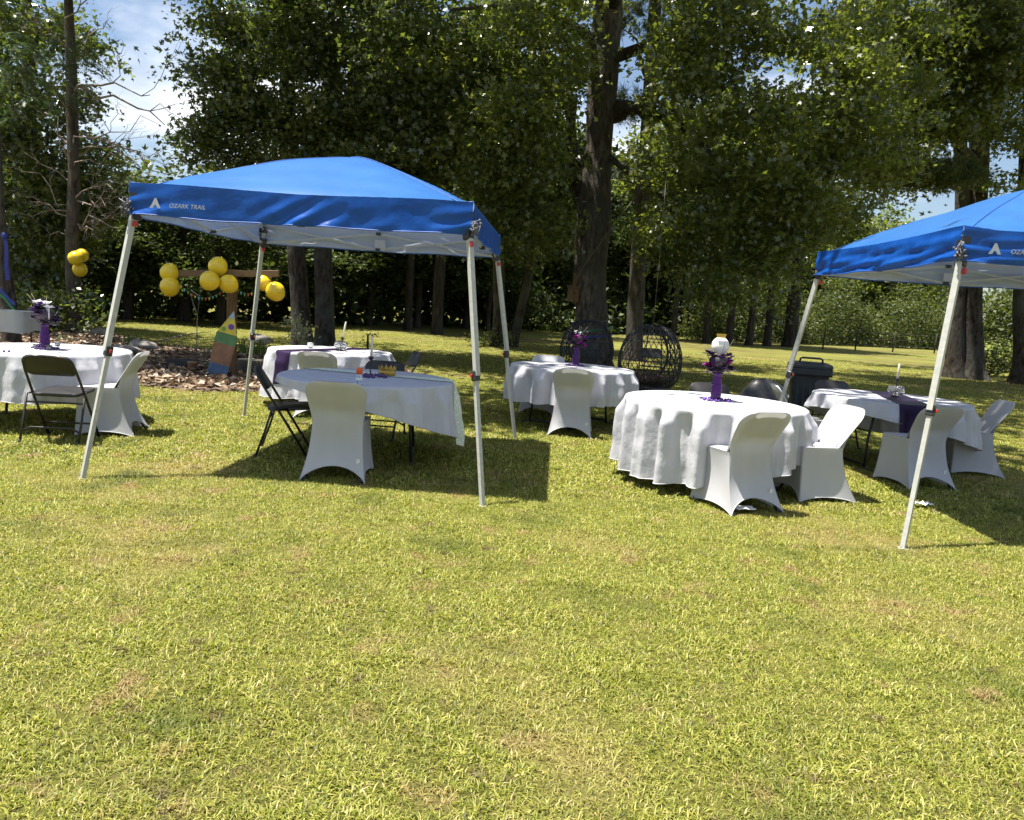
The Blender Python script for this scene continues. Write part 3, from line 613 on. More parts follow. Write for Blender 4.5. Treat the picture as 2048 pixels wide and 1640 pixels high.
# far background rows
rs = random.Random(3)
spots = []
for i in range(34):
    x = -26+i*2.05+rs.uniform(-.7, .7); y = edge_y(x)+(rs.uniform(2.5, 9) if x < -1 else rs.uniform(9, 16))
    spots.append((x, y))
k = 0
for x, y in spots:
    ang = x/y
    short = (ang+5.6/y > -.60) and (ang-5.0/y < -.37)
    if ang > .62 and ang < .76: continue
    t = tree('forest_tree', 'one of the trees standing in the dark wood behind the lawn', 'tree', 'trees inside the dark wood', (x, y, 0))
    H = rs.uniform(9.5, 14.5) if not short else rs.uniform(5.0, 6.0); r = rs.uniform(.13, .24)
    trunk_pts([(0, 0, -.1), (.1, 0, H*.3), (-.1, 0, H*.6), (0, 0, H*.9)], [r, r*.9, r*.7, r*.2], 8, .4, k).build('trunk', M['bark_far'], t)
    cs = rs.uniform(1.05, 1.45) if not short else .72
    c = link('crown', PC[k % 2 if x < 16 else 2], t); c.location = (0, 0, H*.62 if not short else 2.9); c.scale = (cs, cs, cs*(1.15 if not short else .8)); c.rotation_euler = (0, 0, rs.uniform(0, 6))
    if not short:
        c = link('crown', PC[(k+1) % 2], t); c.location = (rs.uniform(-1, 1), .5, H*.33); c.scale = (cs*.8, cs*.8, cs*.6); c.rotation_euler = (0, 0, rs.uniform(0, 6))
    k += 1
# the wood behind them, one mass
rs3 = np.random.default_rng(77)
n = 4600; X = rs3.uniform(-45, 34, n); Yb = np.interp(X, [e[0] for e in EDGE], [e[1] for e in EDGE]); Yy = Yb+rs3.uniform(6, 20, n)
A = X/Yy; top = np.where((A > -.62) & (A < -.36), 4.6+1.6*np.abs(np.sin(X*2.1)), 8.0+1.6*np.sin(X*.9)); slope = np.where(A > -.06, np.minimum(top, .8+(Yy-Yb-6)*.62+np.sin(X*1.7)*.5), top); Z = rs3.random(n)**np.where(A > -.06, .45, .8)*np.maximum(slope, .5)
V, F, a = sprays(np.c_[X, Yy, Z], 16, .7, .40, .6, .8, rs3, .7)
n2 = 2000; X = rs3.uniform(-45, 40, n2); Yy = np.interp(X, [e[0] for e in EDGE], [e[1] for e in EDGE])+rs3.uniform(10, 16, n2); Z = rs3.uniform(0, 4.6, n2)
V2, F2, a2 = sprays(np.c_[X, Yy, Z], 14, .7, .6, .7, .8, rs3, .8)
tag(link('far_wood', fast_mesh('far_wood', np.concatenate([V, V2]), np.concatenate([F, F2+len(V)]), M['far_leaf'], np.concatenate([a, a2]))), 'dense dark wood behind the lawn', 'wood', kind='stuff')
# understorey shrubs on the right, paler; and far treeline past the field
n = 1500; X = rs3.uniform(11, 40, n); Yy = np.interp(X, [e[0] for e in EDGE], [e[1] for e in EDGE])-2.0+rs3.uniform(0, 4, n); Z = rs3.random(n)**1.5*(4.2+1.5*np.sin(X*.8)+rs3.normal(0, .4, n))
keep = (X/Yy < .60); X, Yy, Z = X[keep], Yy[keep], np.abs(Z[keep])
V, F, a = sprays(np.c_[X, Yy, Z], 22, .42, .26, .5, .8, rs3, .7)
tag(link('hedgerow', fast_mesh('hedgerow', V, F, M['hedge_leaf'], a)), 'tangled green hedgerow along the wire fence at right', 'hedgerow', kind='stuff')
n = 1600; X = rs3.uniform(40, 165, n); Yy = rs3.uniform(118, 130, n)+X*.1; Z = rs3.random(n)**.9*(9+2.5*np.sin(X*.31))
V, F, a = sprays(np.c_[X, Yy, Z], 22, 1.1, .9, .6, .8, rs3, .7)
tag(link('far_treeline', fast_mesh('far_treeline', V, F, M['hedge_leaf'], a)), 'hazy green line of trees beyond the field at far right', 'treeline', kind='stuff')
# bushes
def bush(name, lab, px, py, r, n, per, spread, L, mat, zc, Y=None, stem=True):
    g = atz(px, py)
    if Y: g = Vector((aty(px, py, Y).x, Y, 0))
    t = tree(name, lab, 'bush', None, g); rs_ = np.random.default_rng(int(px))
    T = ellipsoid_pts(n, (0, 0, zc), r, .3, rs_); V, F, a = sprays(T, per, spread, L, .5, .7, rs_, .7)
    link('foliage', fast_mesh('foliage', V, F, M[mat], a), t); mb = MB()
    for i in range(6): mb.tube([(0, 0, 0), tuple(T[i]*np.array([.4, .4, .5])), tuple(T[i])], [.015, .01, .004], 5)
    mb.build('stem', M['bark_far'], t)
bush('bush', 'leafy green bush right of the massive double trunk', 1982, 716, (1.2, .8, .7), 50, 24, .25, .16, 'hedge_leaf', .75, 29)
bush('bush', 'yellow-green weedy bush by the field beyond the right trunks', 2020, 700, (1.3, .8, .8), 60, 24, .25, .16, 'weed', .7, 33)
bush('flowering_bush', 'small pale cream-leaved bush in front of the paired oak trunks', 593, 700, (.34, .3, .42), 26, 14, .09, .09, 'pale_leaf', .55, 17.5)
bush('bush', 'dark low bush at foot of the slim pine trunk', 105, 668, (1.3, .8, .55), 60, 24, .22, .14, 'oak_leaf', .55, 19)
bush('bush', 'weeds around foot of the twin trunks', 985, 692, (.8, .4, .3), 24, 18, .14, .1, 'weed', .25, 27)

# wire fence on the right
t = empty('wire_fence', (26, 60, 0)); tag(t, 'wire fence with dark wooden posts along the hedgerow', 'fence')
fp = [atz(px, py) for px, py in ((1645, 699), (1710, 701), (1785, 704), (1868, 707), (1990, 712))]
for i, q in enumerate(fp):
    q = Vector((q.x, min(q.y, 54+i*2), 0)); fp[i] = q
    mb = MB(); mb.tube([q-t.location, q-t.location+Vector((.02, 0, .8)), q-t.location+Vector((.05, 0, 1.4))], [.05, .045, .04], 7); mb.build('post', M['post'], t)
for zz in (.4, .8, 1.2):
    mb = MB(); mb.tube([q-t.location+Vector((0, -.08, zz)) for q in fp], .012, 4); mb.build('wire', M['wire'], t)
mb = MB(); mb.grid(12, 2, lambda i, j: (17+i*1.6, 60.5+i*.55+j*1.4, .008)); tag(mb.build('path', M['path']), kind='structure')

# ------------------------------------------------------------------ grass blades (one mass) and dry leaves
rg = np.random.default_rng(5)
def blade_mesh(x, y, w0, h0, h1, reach, rs, scale=None):
    n = len(x); sc_ = np.ones(n) if scale is None else scale
    h = (h0+h1*rs.random(n)**1.5)*sc_*np.where(rs.random(n) < .04, 1.7, 1); w = w0*(.55+.9*rs.random(n))*sc_
    an = rs.random(n)*2*np.pi; d = np.c_[np.cos(an), np.sin(an), np.zeros(n)]; bn = an+rs.normal(0, .5, n); s_ = np.c_[-np.sin(bn), np.cos(bn), np.zeros(n)]
    B = np.c_[x, y, np.full(n, -.002)]; up = np.array([0, 0, 1.0]); hh = h[:, None]; ww = (w/2)[:, None]; lh = ((reach*(.25+1.0*rs.random(n)**1.3))*sc_)[:, None]
    V = np.empty((n, 5, 3)); V[:, 0] = B-s_*ww; V[:, 1] = B+s_*ww; m = B+d*lh*.45+up*hh*.7; V[:, 2] = m+s_*ww*.9; V[:, 3] = m-s_*ww*.9; V[:, 4] = B+d*lh*1.2+up*hh*(.55+.45*rs.random(n))[:, None]
    i = np.arange(n)[:, None]*5; F = np.concatenate([i+[0, 1, 2], i+[0, 2, 3], i+[3, 2, 4]], 1).reshape(-1, 3)
    return V.reshape(-1, 3), F, np.repeat(np.clip(.45+.28*rs.normal(size=n), 0, 1), 5)
def patch(n, w0, h0, h1, reach):
    x, y = rg.random(n)*1.06-.53, rg.random(n)*1.06-.53; cl = np.sin(x*9+np.sin(y*7)*1.5)*np.sin(y*8+x*3)
    V, F, A = blade_mesh(x, y, w0, h0, h1, reach, rg, 1+.22*cl); return bpy.data.objects.new('grass_patch', fast_mesh('grass_patch', V, F, M['grass'], A))
PAT = [patch(18000, .0037, .007, .023, .030) for _ in range(4)]+[patch(7500, .0075, .010, .026, .036) for _ in range(3)]
pp, var, rot = [], [], []
for yy in range(1, 15):
    for xx in range(-13, 14):
        if abs(xx) > .70*(yy+.5)+1.6: continue
        if all(in_bed(np.array([xx+dx]), np.array([yy+.5+dy]))[0] for dx in (-.4, .4) for dy in (-.4, .4)): continue
        pp.append((xx, yy+.5, 0)); var.append(random.randrange(4) if yy < 6 else 4+random.randrange(3)); rot.append(random.randrange(4)*math.pi/2)
# farther off: single blades, sparser with distance
n = 260000; u = rg.random(n); e = .45; Y = (14.5**e+u*(32**e-14.5**e))**(1/e); X = (rg.random(n)*2-1)*(Y*.70+1.1); k = ~in_bed(X, Y); X, Y = X[k], Y[k]
V, F, A = blade_mesh(X, Y, .018, .016, .030, .05, rg); fi = np.arange(len(X))*5
F1 = np.stack([fi, fi+1, fi+4], 1); far_me = fast_mesh('lawn_grass', V, F1, M['grass'], A)
lawn = link('lawn_grass', far_me); tag(lawn, 'short yellow-green mown lawn grass', 'grass', kind='stuff')
pm = bpy.data.meshes.new('grass_points'); pm.from_pydata(pp, [], []); pm.attributes.new('variant', 'INT', 'POINT').data.foreach_set('value', var); pm.attributes.new('turn', 'FLOAT', 'POINT').data.foreach_set('value', rot)
po = bpy.data.objects.new('grass_points', pm)
ng = bpy.data.node_groups.new('lawn_patches', 'GeometryNodeTree'); ng.interface.new_socket('Geometry', in_out='INPUT', socket_type='NodeSocketGeometry'); ng.interface.new_socket('Geometry', in_out='OUTPUT', socket_type='NodeSocketGeometry')
N, K = ng.nodes, ng.links; gi = N.new('NodeGroupInput'); go = N.new('NodeGroupOutput'); jn = N.new('GeometryNodeJoinGeometry'); oi = N.new('GeometryNodeObjectInfo'); oi.inputs['Object'].default_value = po
va = N.new('GeometryNodeInputNamedAttribute'); va.data_type = 'INT'; va.inputs['Name'].default_value = 'variant'; ra = N.new('GeometryNodeInputNamedAttribute'); ra.data_type = 'FLOAT'; ra.inputs['Name'].default_value = 'turn'
cx = N.new('ShaderNodeCombineXYZ'); K.new(ra.outputs['Attribute'], cx.inputs['Z'])
for i, ob in enumerate(PAT):
    ii = N.new('GeometryNodeInstanceOnPoints'); io = N.new('GeometryNodeObjectInfo'); io.inputs['Object'].default_value = ob; io.inputs['As Instance'].default_value = True
    cm = N.new('FunctionNodeCompare'); cm.data_type = 'INT'; cm.operation = 'EQUAL'; K.new(va.outputs['Attribute'], cm.inputs[2]); cm.inputs[3].default_value = i
    K.new(oi.outputs['Geometry'], ii.inputs['Points']); K.new(io.outputs['Geometry'], ii.inputs['Instance']); K.new(cm.outputs[0], ii.inputs['Selection']); K.new(cx.outputs[0], ii.inputs['Rotation']); K.new(ii.outputs[0], jn.inputs[0])
K.new(gi.outputs[0], jn.inputs[0]); K.new(jn.outputs[0], go.inputs[0])
lawn.modifiers.new('patches', 'NODES').node_group = ng
n = 26000; X = rg.uniform(-14, -1.4, n); Y = rg.uniform(10.3, 20.5, n); k = in_bed(X+rg.normal(0, .12, n), Y+rg.normal(0, .12, n)); X, Y = X[k], Y[k]
ns = np.array([mnoise.noise((x*.9, y*.9, 3)) for x, y in zip(X, Y)])
Z = .05+.06*rg.random(len(X))+.07*np.clip(ns, 0, 1); L = .06+.10*rg.random(len(X))
V, F = leaf_arrays(np.c_[X, Y, Z], L, L*.6, .45, .25, rg, 0); A = np.clip(.45+.35*ns+.25*rg.normal(size=len(X)), 0, 1)
tag(link('leaf_litter', fast_mesh('leaf_litter', V, F, M['litter'], np.repeat(A, 4))), 'brown and tan dry leaves covering the bed', 'dry leaves', kind='stuff')
# weeds on the back of the bed
for px, py, s_, wl_ in ((268, 668, 1.0, 'weed tuft just right of the near left tent leg'), (490, 672, 1.1, 'weed tuft just left of the rear left tent leg'), (520, 690, 1.2, 'weed tuft right of the rear left tent leg'), (330, 668, .7, 'weed tuft below the pair of balloons'), (450, 690, .8, 'weed tuft behind the painted board'), (130, 690, .8, 'weed tuft at foot of the slim pine'), (558, 676, .9, 'weed tuft left of the cream-leaved bush'), (610, 684, .7, 'weed tuft in front of the left oak of the pair')):
    g = atz(px, py); t = tree('weed_clump', wl_, 'weeds', 'weeds along the leaf bed', (g.x, min(g.y, 17), 0)); t.location = aty(px, py, min(g.y, 17)); t.location.z = 0
    m_ = MB(); rw = random.Random(px)
    for i in range(26):
        an = rw.uniform(0, 6.3); l = rw.uniform(.15, .38)*s_; d = Vector((math.cos(an), math.sin(an), 0))*rw.uniform(.1, .6)*l; q = Vector((rw.uniform(-.25, .25), rw.uniform(-.15, .15), 0))*s_; sd = Vector((-d.y, d.x, 0)).normalized()*.012
        m_.add([q-sd, q+sd, q+d*.5+Vector((0, 0, l*.7))+sd, q+d*.5+Vector((0, 0, l*.7))-sd, q+d+Vector((0, 0, l*.95))], [(0, 1, 2, 3), (3, 2, 4)])
    m_.build('leaf_blades', M['weed'], t)

# ------------------------------------------------------------------ tents
TS, TT, TZ, TV = 3.04, 2.56, 2.19, .23        # leg base side, roof side, eave height, valance depth
def make_tent(name, label, cx, cy, yaw, feet, logo=True, seed=0):
    t = empty(name, (cx, cy, 0), yaw); tag(t, label, 'tent', 'blue pop-up canopy tents')
    inv = Matrix.Translation((cx, cy, 0)) @ Matrix.Rotation(yaw, 4, 'Z'); inv.invert()
    sg = [(-1, -1), (1, -1), (1, 1), (-1, 1)]; ht = TT/2
    n = 41
    def roof(i, j):
        u, v = i/(n-1)*2-1, j/(n-1)*2-1
        d = (abs(u)**7+abs(v)**7)**(1/7) if abs(u)+abs(v) > 0 else 0
        d = min(d, 1); z = TZ+(2.67-TZ)*(1-(math.sqrt(d*d+.05)-.2236)/(math.sqrt(1.05)-.2236))**.93*1.0
        e = min(1-abs(u), 1-abs(v)) if max(abs(u), abs(v)) > 0 else 1
        z += .016*mnoise.noise((u*2.2+seed, v*2.2, 0))*(1-d)*2
        # tension folds fanning from the corners
        for sx, sy in sg:
            a = math.atan2(abs(v-sy), abs(u-sx)+1e-6); rr = math.hypot(u-sx, v-sy)
            z += .020*math.sin(a*19+seed+rr*3)*math.exp(-rr*2.0)*min(1, rr*5)
        # slack at mid-edge
        if d > .95: z -= .018*(1-min(1, abs(u if abs(v) > abs(u) else v)))*((d-.95)/.05)
        return (u*ht, v*ht, z)
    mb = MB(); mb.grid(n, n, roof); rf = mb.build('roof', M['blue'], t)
    for sx, sy in sg:   # stitched hip seams
        mb = MB(); mb.tube([Vector(roof((n-1)/2+sx*q*(n-1)/2, (n-1)/2+sy*q*(n-1)/2))+Vector((0, 0, .001)) for q in [i/30 for i in range(31)]], .005, 5); mb.build('hip_seam', M['blue_hem'], rf)
    # valance, one panel per side
    for k in range(4):
        (ax, ay), (bx, by) = sg[k], sg[(k+1) % 4]; a = Vector((ax*ht, ay*ht, 0)); b = Vector((bx*ht, by*ht, 0)); dr = (b-a).normalized(); nr = Vector((dr.y, -dr.x, 0)); L = (b-a).length
        nu, nv = 81, 13
        def val(i, j):
            s = i/(nu-1); q = j/(nv-1); p = a+dr*L*s
            ez = roof(int(round((p.x/ht+1)/2*(n-1))), int(round((p.y/ht+1)/2*(n-1))))[2]
            mid = abs(s-.5); slack = math.exp(-((s-.5)/.10)**2)
            w = .030*q*mnoise.noise((s*5+seed*3+k, q*1.2, k))+.016*q*mnoise.noise((s*14+seed, q*3+s*6, k*3.1))*(1-.75*(s < .42)*(k == 0))
            w += slack*.028*q*math.sin((s-.5)*60+q*9)*(1 if k == 0 else .4)
            w += .018*q*(math.exp(-s*9)+math.exp(-(1-s)*9))*math.sin(q*13+s*30)
            if seed: w += .020*math.sin(q*11-s*7+k*1.3)*(.25+.75*q)*(.5+.5*mnoise.noise((s*3, q, k+9)))+.010*q*math.sin(q*20+s*16)
            hem = TZ-TV-.012*math.sin(s*math.pi)+.010*mnoise.noise((s*6, k, seed))
            return p+nr*(.003+w+.010*q)+Vector((0, 0, ez+(hem-ez)*q))
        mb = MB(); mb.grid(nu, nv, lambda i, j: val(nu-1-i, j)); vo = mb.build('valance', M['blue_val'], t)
        mb = MB(); hp = [Vector(val(i, nv-1)) for i in range(nu)]; mb.tube(hp, .005, 5); mb.build('hem', M['blue_hem'], vo)
        if logo and k == 0:
            # mountain mark and lettering near the left corner, just proud of the cloth
            def on(s, q, off=.012):
                p = a+dr*L*s; return p+nr*(off+.014+.010*q)+Vector((0, 0, TZ-TV*q))
            x0, w_, zt_ = .065, .040, .50
            mb = MB(); sh = [(0, .78), (.25, .62), (.45, .42), (.62, .42), (1.0, .78), (.72, .78), (.55, .66), (.40, .70), (.33, .78)]
            mb.add([on(x0+w_*.85*u, .10+q_*.86) for u, q_ in sh], [tuple(range(len(sh)))], False); mb.build('logo_mark', M['white_print'], vo)
            fc = bpy.data.curves.new('lettering', 'FONT'); fc.body = 'OZARK TRAIL'; fc.size = .042; fc.shear = .25; fc.space_character = 1.05; fc.extrude = .0005; fc.offset = .0008
            to = bpy.data.objects.new('tmp_text', fc); col.objects.link(to)
            dg = bpy.context.evaluated_depsgraph_get(); me = bpy.data.meshes.new_from_object(to.evaluated_get(dg)); bpy.data.objects.remove(to)
            me.name = 'lettering'; me.materials.clear(); me.materials.append(M['white_print'])
            lo = link('lettering', me, vo); p0 = on(x0+w_*1.15+.012, .73)
            lo.matrix_local = Matrix.Translation(p0) @ Matrix((dr, Vector((0, 0, 1)), nr)).transposed().to_4x4()
    zt, zs = TZ-TV+.005, TZ-TV-.20
    cor = []
    for k, (sx, sy) in enumerate(sg):
        top = Vector((sx*(ht-.03), sy*(ht-.03), zt)); foot = inv @ feet[k]; cor.append(top)
        ax = (foot-top).normalized(); kn = top.lerp(foot, .52)
        sqM = ax.to_track_quat('Z', 'Y').to_matrix()
        lg = MB(); 
        def sqtube(mb, p, q, w): 
            mb.box((p+q)/2, (w, w, (q-p).length), sqM)
        sqtube(lg, top+Vector((0, 0, .16)), kn, .038); lo = lg.build('leg', M['steel_white'], t)
        lg = MB(); sqtube(lg, kn, foot, .030); lg.box(foot+Vector((0, 0, .004)), (.06, .06, .008)); lg.build('lower_leg', M['steel_white'], lo)
        lg = MB(); lg.rbox(kn, (.052, .052, .075), .006, sqM); lg.build('collar', M['black'], lo)
        lg = MB(); lg.rbox(kn+Vector((-sx*.03, -.02, 0)), (.016, .02, .026), .004, sqM); lg.build('button', M['red'], lo)
        lg = MB(); lg.rbox(top+Vector((0, 0, .0)), (.066, .066, .09), .008, sqM); lg.rbox(top+Vector((0, 0, .13)), (.07, .07, .06), .008); lg.build('bracket', M['black'], lo)
        lg = MB(); lg.rbox(top+ax*.075+Vector((.022, -.022, 0)), (.03, .03, .04), .005, sqM); lg.build('release_button', M['red'], lo)
        if sy < 0:
            lg = MB(); rk = random.Random(k+seed)
            for i in range(16):
                a_, b_ = [Vector((sx*(ht+.02), -ht-.02, zt+.05))+Vector((rk.gauss(0, .022), rk.gauss(0, .02), rk.gauss(0, .035))) for _ in (0, 1)]
                lg.blob(a_, .011, 6, .3); lg.tube([a_, (a_+b_)/2+Vector((rk.gauss(0, .01), -.01, rk.gauss(0, .02))), b_], .004, 4)
            lg.build('bungee_knot', M['cord'], lo)
    def bar(p, q, w=.020, parent=t):
        mb = MB(); d = (Vector(q)-Vector(p)); Mx = d.normalized().to_track_quat('Z', 'Y').to_matrix()
        mb.box((Vector(p)+Vector(q))/2, (w*.7, w, d.length), Mx); return mb.build('truss_bar', M['steel_white'], parent)
    dn = Vector((0, 0, -.005)); hi = Vector((0, 0, .19))
    for k in range(4):
        A, B = cor[k], cor[(k+1) % 4]; m_ = (A+B)/2; m_.z = A.z; inw = -m_.copy(); inw.z = 0; inw.normalize(); m_ = m_+inw*.02
        bar(A+hi, m_+dn+inw*.012); bar(A+dn, m_+hi*.85); bar(B+hi, m_+dn-inw*.012); bar(B+dn, m_+hi*.85)
        mb = MB(); mb.rbox(m_+hi*.85, (.05, .05, .03), .005); mb.build('joint', M['black'], t); mb = MB(); mb.rbox(m_+dn, (.05, .05, .03), .005); mb.build('joint', M['black'], t)
    for k in range(4):
        A = cor[k]; mb = MB(); pts = []
        for i in range(13):
            s = i/12; u, v = sg[k][0]*(1-s)*.97, sg[k][1]*(1-s)*.97
            pts.append((u*ht, v*ht, roof(int(round((u+1)/2*(n-1))), int(round((v+1)/2*(n-1))))[2]-.035))
        mb.tube(pts, .009, 6); mb.build('roof_pole', M['steel_white'], t)
    mb = MB(); mb.rbox((.02, ht-.06, TZ-TV+.06), (.11, .004, .085), .0015); mb.build('label_tag', M['cover'], t)
    return t
make_tent('canopy_tent', 'blue canopy tent at left, all four white legs in view', -1.585, 7.06, -.052, [atz(165, 958), atz(965, 1013), atz(1030, 878), atz(488, 832)], True, 0)
_c2 = Vector((4.2315, 6.5888, 0))
make_tent('canopy_tent', 'blue canopy tent at right, half cut off by the picture edge', 4.2315, 6.5888, -.0037, [atz(1805, 1098), _c2+Vector((TS/2, -TS/2, 0)), _c2+Vector((TS/2, TS/2, 0)), _c2+Vector((-TS/2, TS/2, 0))], True, 4)

# ------------------------------------------------------------------ tables and cloths
TR, TH = .785, .735
def make_table(name, label, x, y, rz=0):
    t = empty(name, (x, y, 0), rz); tag(t, label, 'table', 'round folding tables')
    mb = MB(); mb.lathe([(TR-.02, TH-.045), (TR, TH-.035), (TR, TH-.008), (TR-.008, TH)], n=48); mb.build('tabletop', M['board'], t)
    for s in (-1, 1):
        mb = MB()
        for q in (-1, 1):
            mb.tube([(s*.36, q*.28, TH-.05), (s*.40, q*.28, .45), (s*.42, q*.28, .30), (s*.44, q*.30, .02)], .0135, 8)
        mb.tube([(s*.44, -.42, .012), (s*.44, -.30, .02), (s*.44, -.26, .05), (s*.44, .26, .05), (s*.44, .30, .02), (s*.44, .42, .012)], .0135, 8)
        mb.tube([(s*.405, -.28, .40), (s*.405, .28, .40)], .011, 8); mb.tube([(s*.38, -.28, .60), (s*.38, .28, .60)], .011, 8)
        lo = mb.build('leg_frame', M['black_steel'], t)
        mb = MB(); mb.tube([(s*.385, 0, .58), (s*.10, 0, TH-.05)], .009, 8); mb.build('brace', M['black_steel'], t)
    return t
class Drape:
    """maps a point of the flat cloth (table-centred) to the draped surface"""
    def __init__(s, x, y, R, z, off, Rc, seed, nf=15, amp=.075, flare=.10, calm=None):
        s.c = Vector((x, y, 0)); s.R = R; s.z = z; s.off = off; s.Rc = Rc; s.seed = seed; s.nf = nf; s.amp = amp; s.flare = flare; s.calm = calm
        r = random.Random(seed); s.ph = [r.uniform(0, 6.28) for _ in range(6)]
    def fold(s, th):
        w = math.sin(s.nf*th+s.ph[0]+1.1*math.sin(2*th+s.ph[1])+.8*math.sin(3*th+s.ph[4]))
        w = math.copysign(abs(w)**.6, w)
        return w*(.70+.30*math.sin(3*th+s.ph[2]))+.25*math.sin(2*s.nf*th+s.ph[3])
    def __call__(s, px, py, off=0.0):
        rho = math.hypot(px, py); th = math.atan2(py, px); b = .022
        z = s.z+off+.0015*mnoise.noise((px*3+s.seed, py*3, 0))
        if rho <= s.R-b: return s.c+Vector((px, py, z))
        q = rho-(s.R-b); L = b*math.pi/2
        if q < L:
            a = q/b; r = s.R-b+b*math.sin(a)+off*math.sin(a); zz = s.z-b*(1-math.cos(a))+off*math.cos(a); d = 0
        else:
            d = q-L; a = s.amp*min(1, d/.11)**1.1*(.82+.3*d)*(1 if not s.calm else s.calm(th))
            r = s.R+off+s.flare*d+a*(s.fold(th)+.25)+.014*min(1, d*4)*mnoise.noise((th*5, d*6, s.seed)); zz = s.z-b-d*.985+.0*off
        return s.c+Vector((math.cos(th)*r, math.sin(th)*r, zz))
    def build(s, name, mat, label, group=None):
        nt_ = 340; mb = MB(); ts = [(i/8)*.965 for i in range(1, 8)]
        def bound(th):  # distance from table centre to cloth rim along th
            ox, oy = s.off; bq = math.cos(th)*ox+math.sin(th)*oy; return bq+math.sqrt(max(bq*bq-(ox*ox+oy*oy)+s.Rc**2, 0))
        prof = []
        nv = 34
        def f(i, j):
            th = 2*math.pi*i/nt_; B = bound(th)
            if j < 7: rho = s.R*.96*(j+1)/7
            else: rho = s.R*.96+(B-s.R*.96)*((j-6)/(nv-7))
            return s(math.cos(th)*rho, math.sin(th)*rho)
        mb.grid(nt_, nv, f, True)
        n0 = len(mb.v); mb.v.append(tuple(s.c+Vector((0, 0, s.z)))); 
        for i in range(nt_): mb.f.append([n0, (i+1) % nt_, i]); mb.sm.append(True)
        o = mb.build(name, mat); 
        hm = MB(); hm.tube([f(i % nt_, nv-1) for i in range(nt_+1)], .004, 4, False); hm.build('hem', mat, o)
        tag(o, label, 'tablecloth', group); return o
    def strip(s, name, mat, label, cat, p0, p1, w, thick=.006, rip=0):
        p0, p1 = Vector((*p0, 0)), Vector((*p1, 0)); d = (p1-p0); L = d.length; d.normalize(); n = Vector((-d.y, d.x, 0)); nu, nv = 11, max(30, int(L/.025))
        def f(i, j, k=0):
            q = p0+d*L*j/(nv-1)+n*w*((i/(nu-1))-.5+rip*math.sin(j*.8)*.02); return s(q.x, q.y, thick+k)
        mb = MB(); mb.grid(nu, nv, f); o = mb.build(name, mat); tag(o, label, cat); return o
CG = 'white round tablecloths'
T1, T2, T3, T4, T5, T6 = (-1.34, 7.02), (-2.42, 10.1), (.74, 9.90), (1.80, 6.84), (4.10, 8.36), (-4.74, 7.74)
make_table('folding_table', 'round table under the left tent, black legs under a lopsided cloth', *T1, .1)
make_table('folding_table', 'round table behind the left tent, purple runner on its cloth', *T2, .6)
make_table('folding_table', 'round table in tree shade in the middle, near the egg chairs', *T3, .9)
make_table('folding_table', 'round sunlit table in the middle right foreground', *T4, 1.2)
make_table('folding_table', 'round table under the right tent with dark purple runner', *T5, .2)
make_table('folding_table', 'round table at far left behind the black folding chair', *T6, .3)
D1 = Drape(*T1, TR+.012, TH+.004, (.22, .13), 1.10, 1, 13, .06, .16, calm=lambda th: .45+.55*max(0, math.cos(th)))
D2 = Drape(*T2, TR+.012, TH+.004, (-.10, -.05), 1.28, 2, 14, .06); D3 = Drape(*T3, TR+.012, TH+.004, (-.02, .02), 1.22, 3, 17, .075, .03)
D4 = Drape(*T4, TR+.012, TH+.004, (-.13, -.10), 1.27, 8, 17, .085, .02); D5 = Drape(*T5, TR+.012, TH+.004, (.20, .10), 1.14, 5, 14, .05, .16); D6 = Drape(*T6, TR+.012, TH+.004, (.03, .0), 1.22, 6, 14, .05)
D1.build('tablecloth', M['cloth'], 'white tablecloth under left tent, hanging much longer on its right side', CG)
D2.build('tablecloth', M['cloth'], 'white tablecloth behind the left tent with purple runner across', CG)
D3.build('tablecloth', M['cloth'], 'pleated white tablecloth in shade, on middle table near egg chairs', CG)
D4.build('tablecloth', M['cloth'], 'bright sunlit white tablecloth with deep pleats almost reaching the grass', CG)
D5.build('tablecloth', M['cloth'], 'white tablecloth under right tent with dark purple runner hanging over it', CG)
D6.build('tablecloth', M['cloth'], 'white tablecloth on the far left table with purple vase', CG)
D1.strip('lace_runner', M['lace'], 'pale lace runner across tablecloth under left tent, hanging at right', 'runner', (-.80, .50), (1.36, -.10), .20)
D2.strip('table_runner', M['purple'], 'dark purple runner on the table behind the left tent', 'runner', (-.62, -1.02), (.35, .80), .26)
D5.strip('table_runner', M['purple'], 'dark purple runner hanging off the front of the right tent table', 'runner', (-.20, -1.16), (.25, .70), .33)
# far-left serving table under a stiff cloth
c7 = aty(-60, 640, 13.6); t = empty('serving_table', (c7.x, 13.9, 0), .12); tag(t, 'oblong table under cream cloth at the left edge, by the ribboned trunk', 'table')
mb = MB(); mb.rbox((0, 0, .78), (1.7, .74, .04), .01); mb.build('tabletop', M['board'], t)
for sx in (-.7, .7):
    mb = MB(); mb.tube([(sx, -.28, 0), (sx, -.26, .76)], .014, 8); mb.tube([(sx, .28, 0), (sx, .26, .76)], .014, 8); mb.build('leg_frame', M['black_steel'], t)
mb = MB()
def sv(i, j):
    u = i/40*2*math.pi; c_, s_ = math.cos(u), math.sin(u); k = 1/max(abs(c_), abs(s_)); x, y = c_*k, s_*k; x = math.copysign(abs(x)**1, x)
    q = j/8; e = .86+.05*q+.02*q*math.sin(u*11); f_ = .38+.05*q+.02*q*math.sin(u*13)
    return (x*e, y*f_, .806-.33*q-.05*q*abs(x*y))
mb.grid(40, 9, sv, True); mb.add([(-.86, -.38, .806), (.86, -.38, .806), (.86, .38, .806), (-.86, .38, .806)], [(0, 1, 2, 3)], False)
o = mb.build('tablecloth', M['cloth_dry']); o.location = t.location; o.rotation_euler = t.rotation_euler; tag(o, 'cream cloth over the oblong table at the left edge', 'tablecloth')

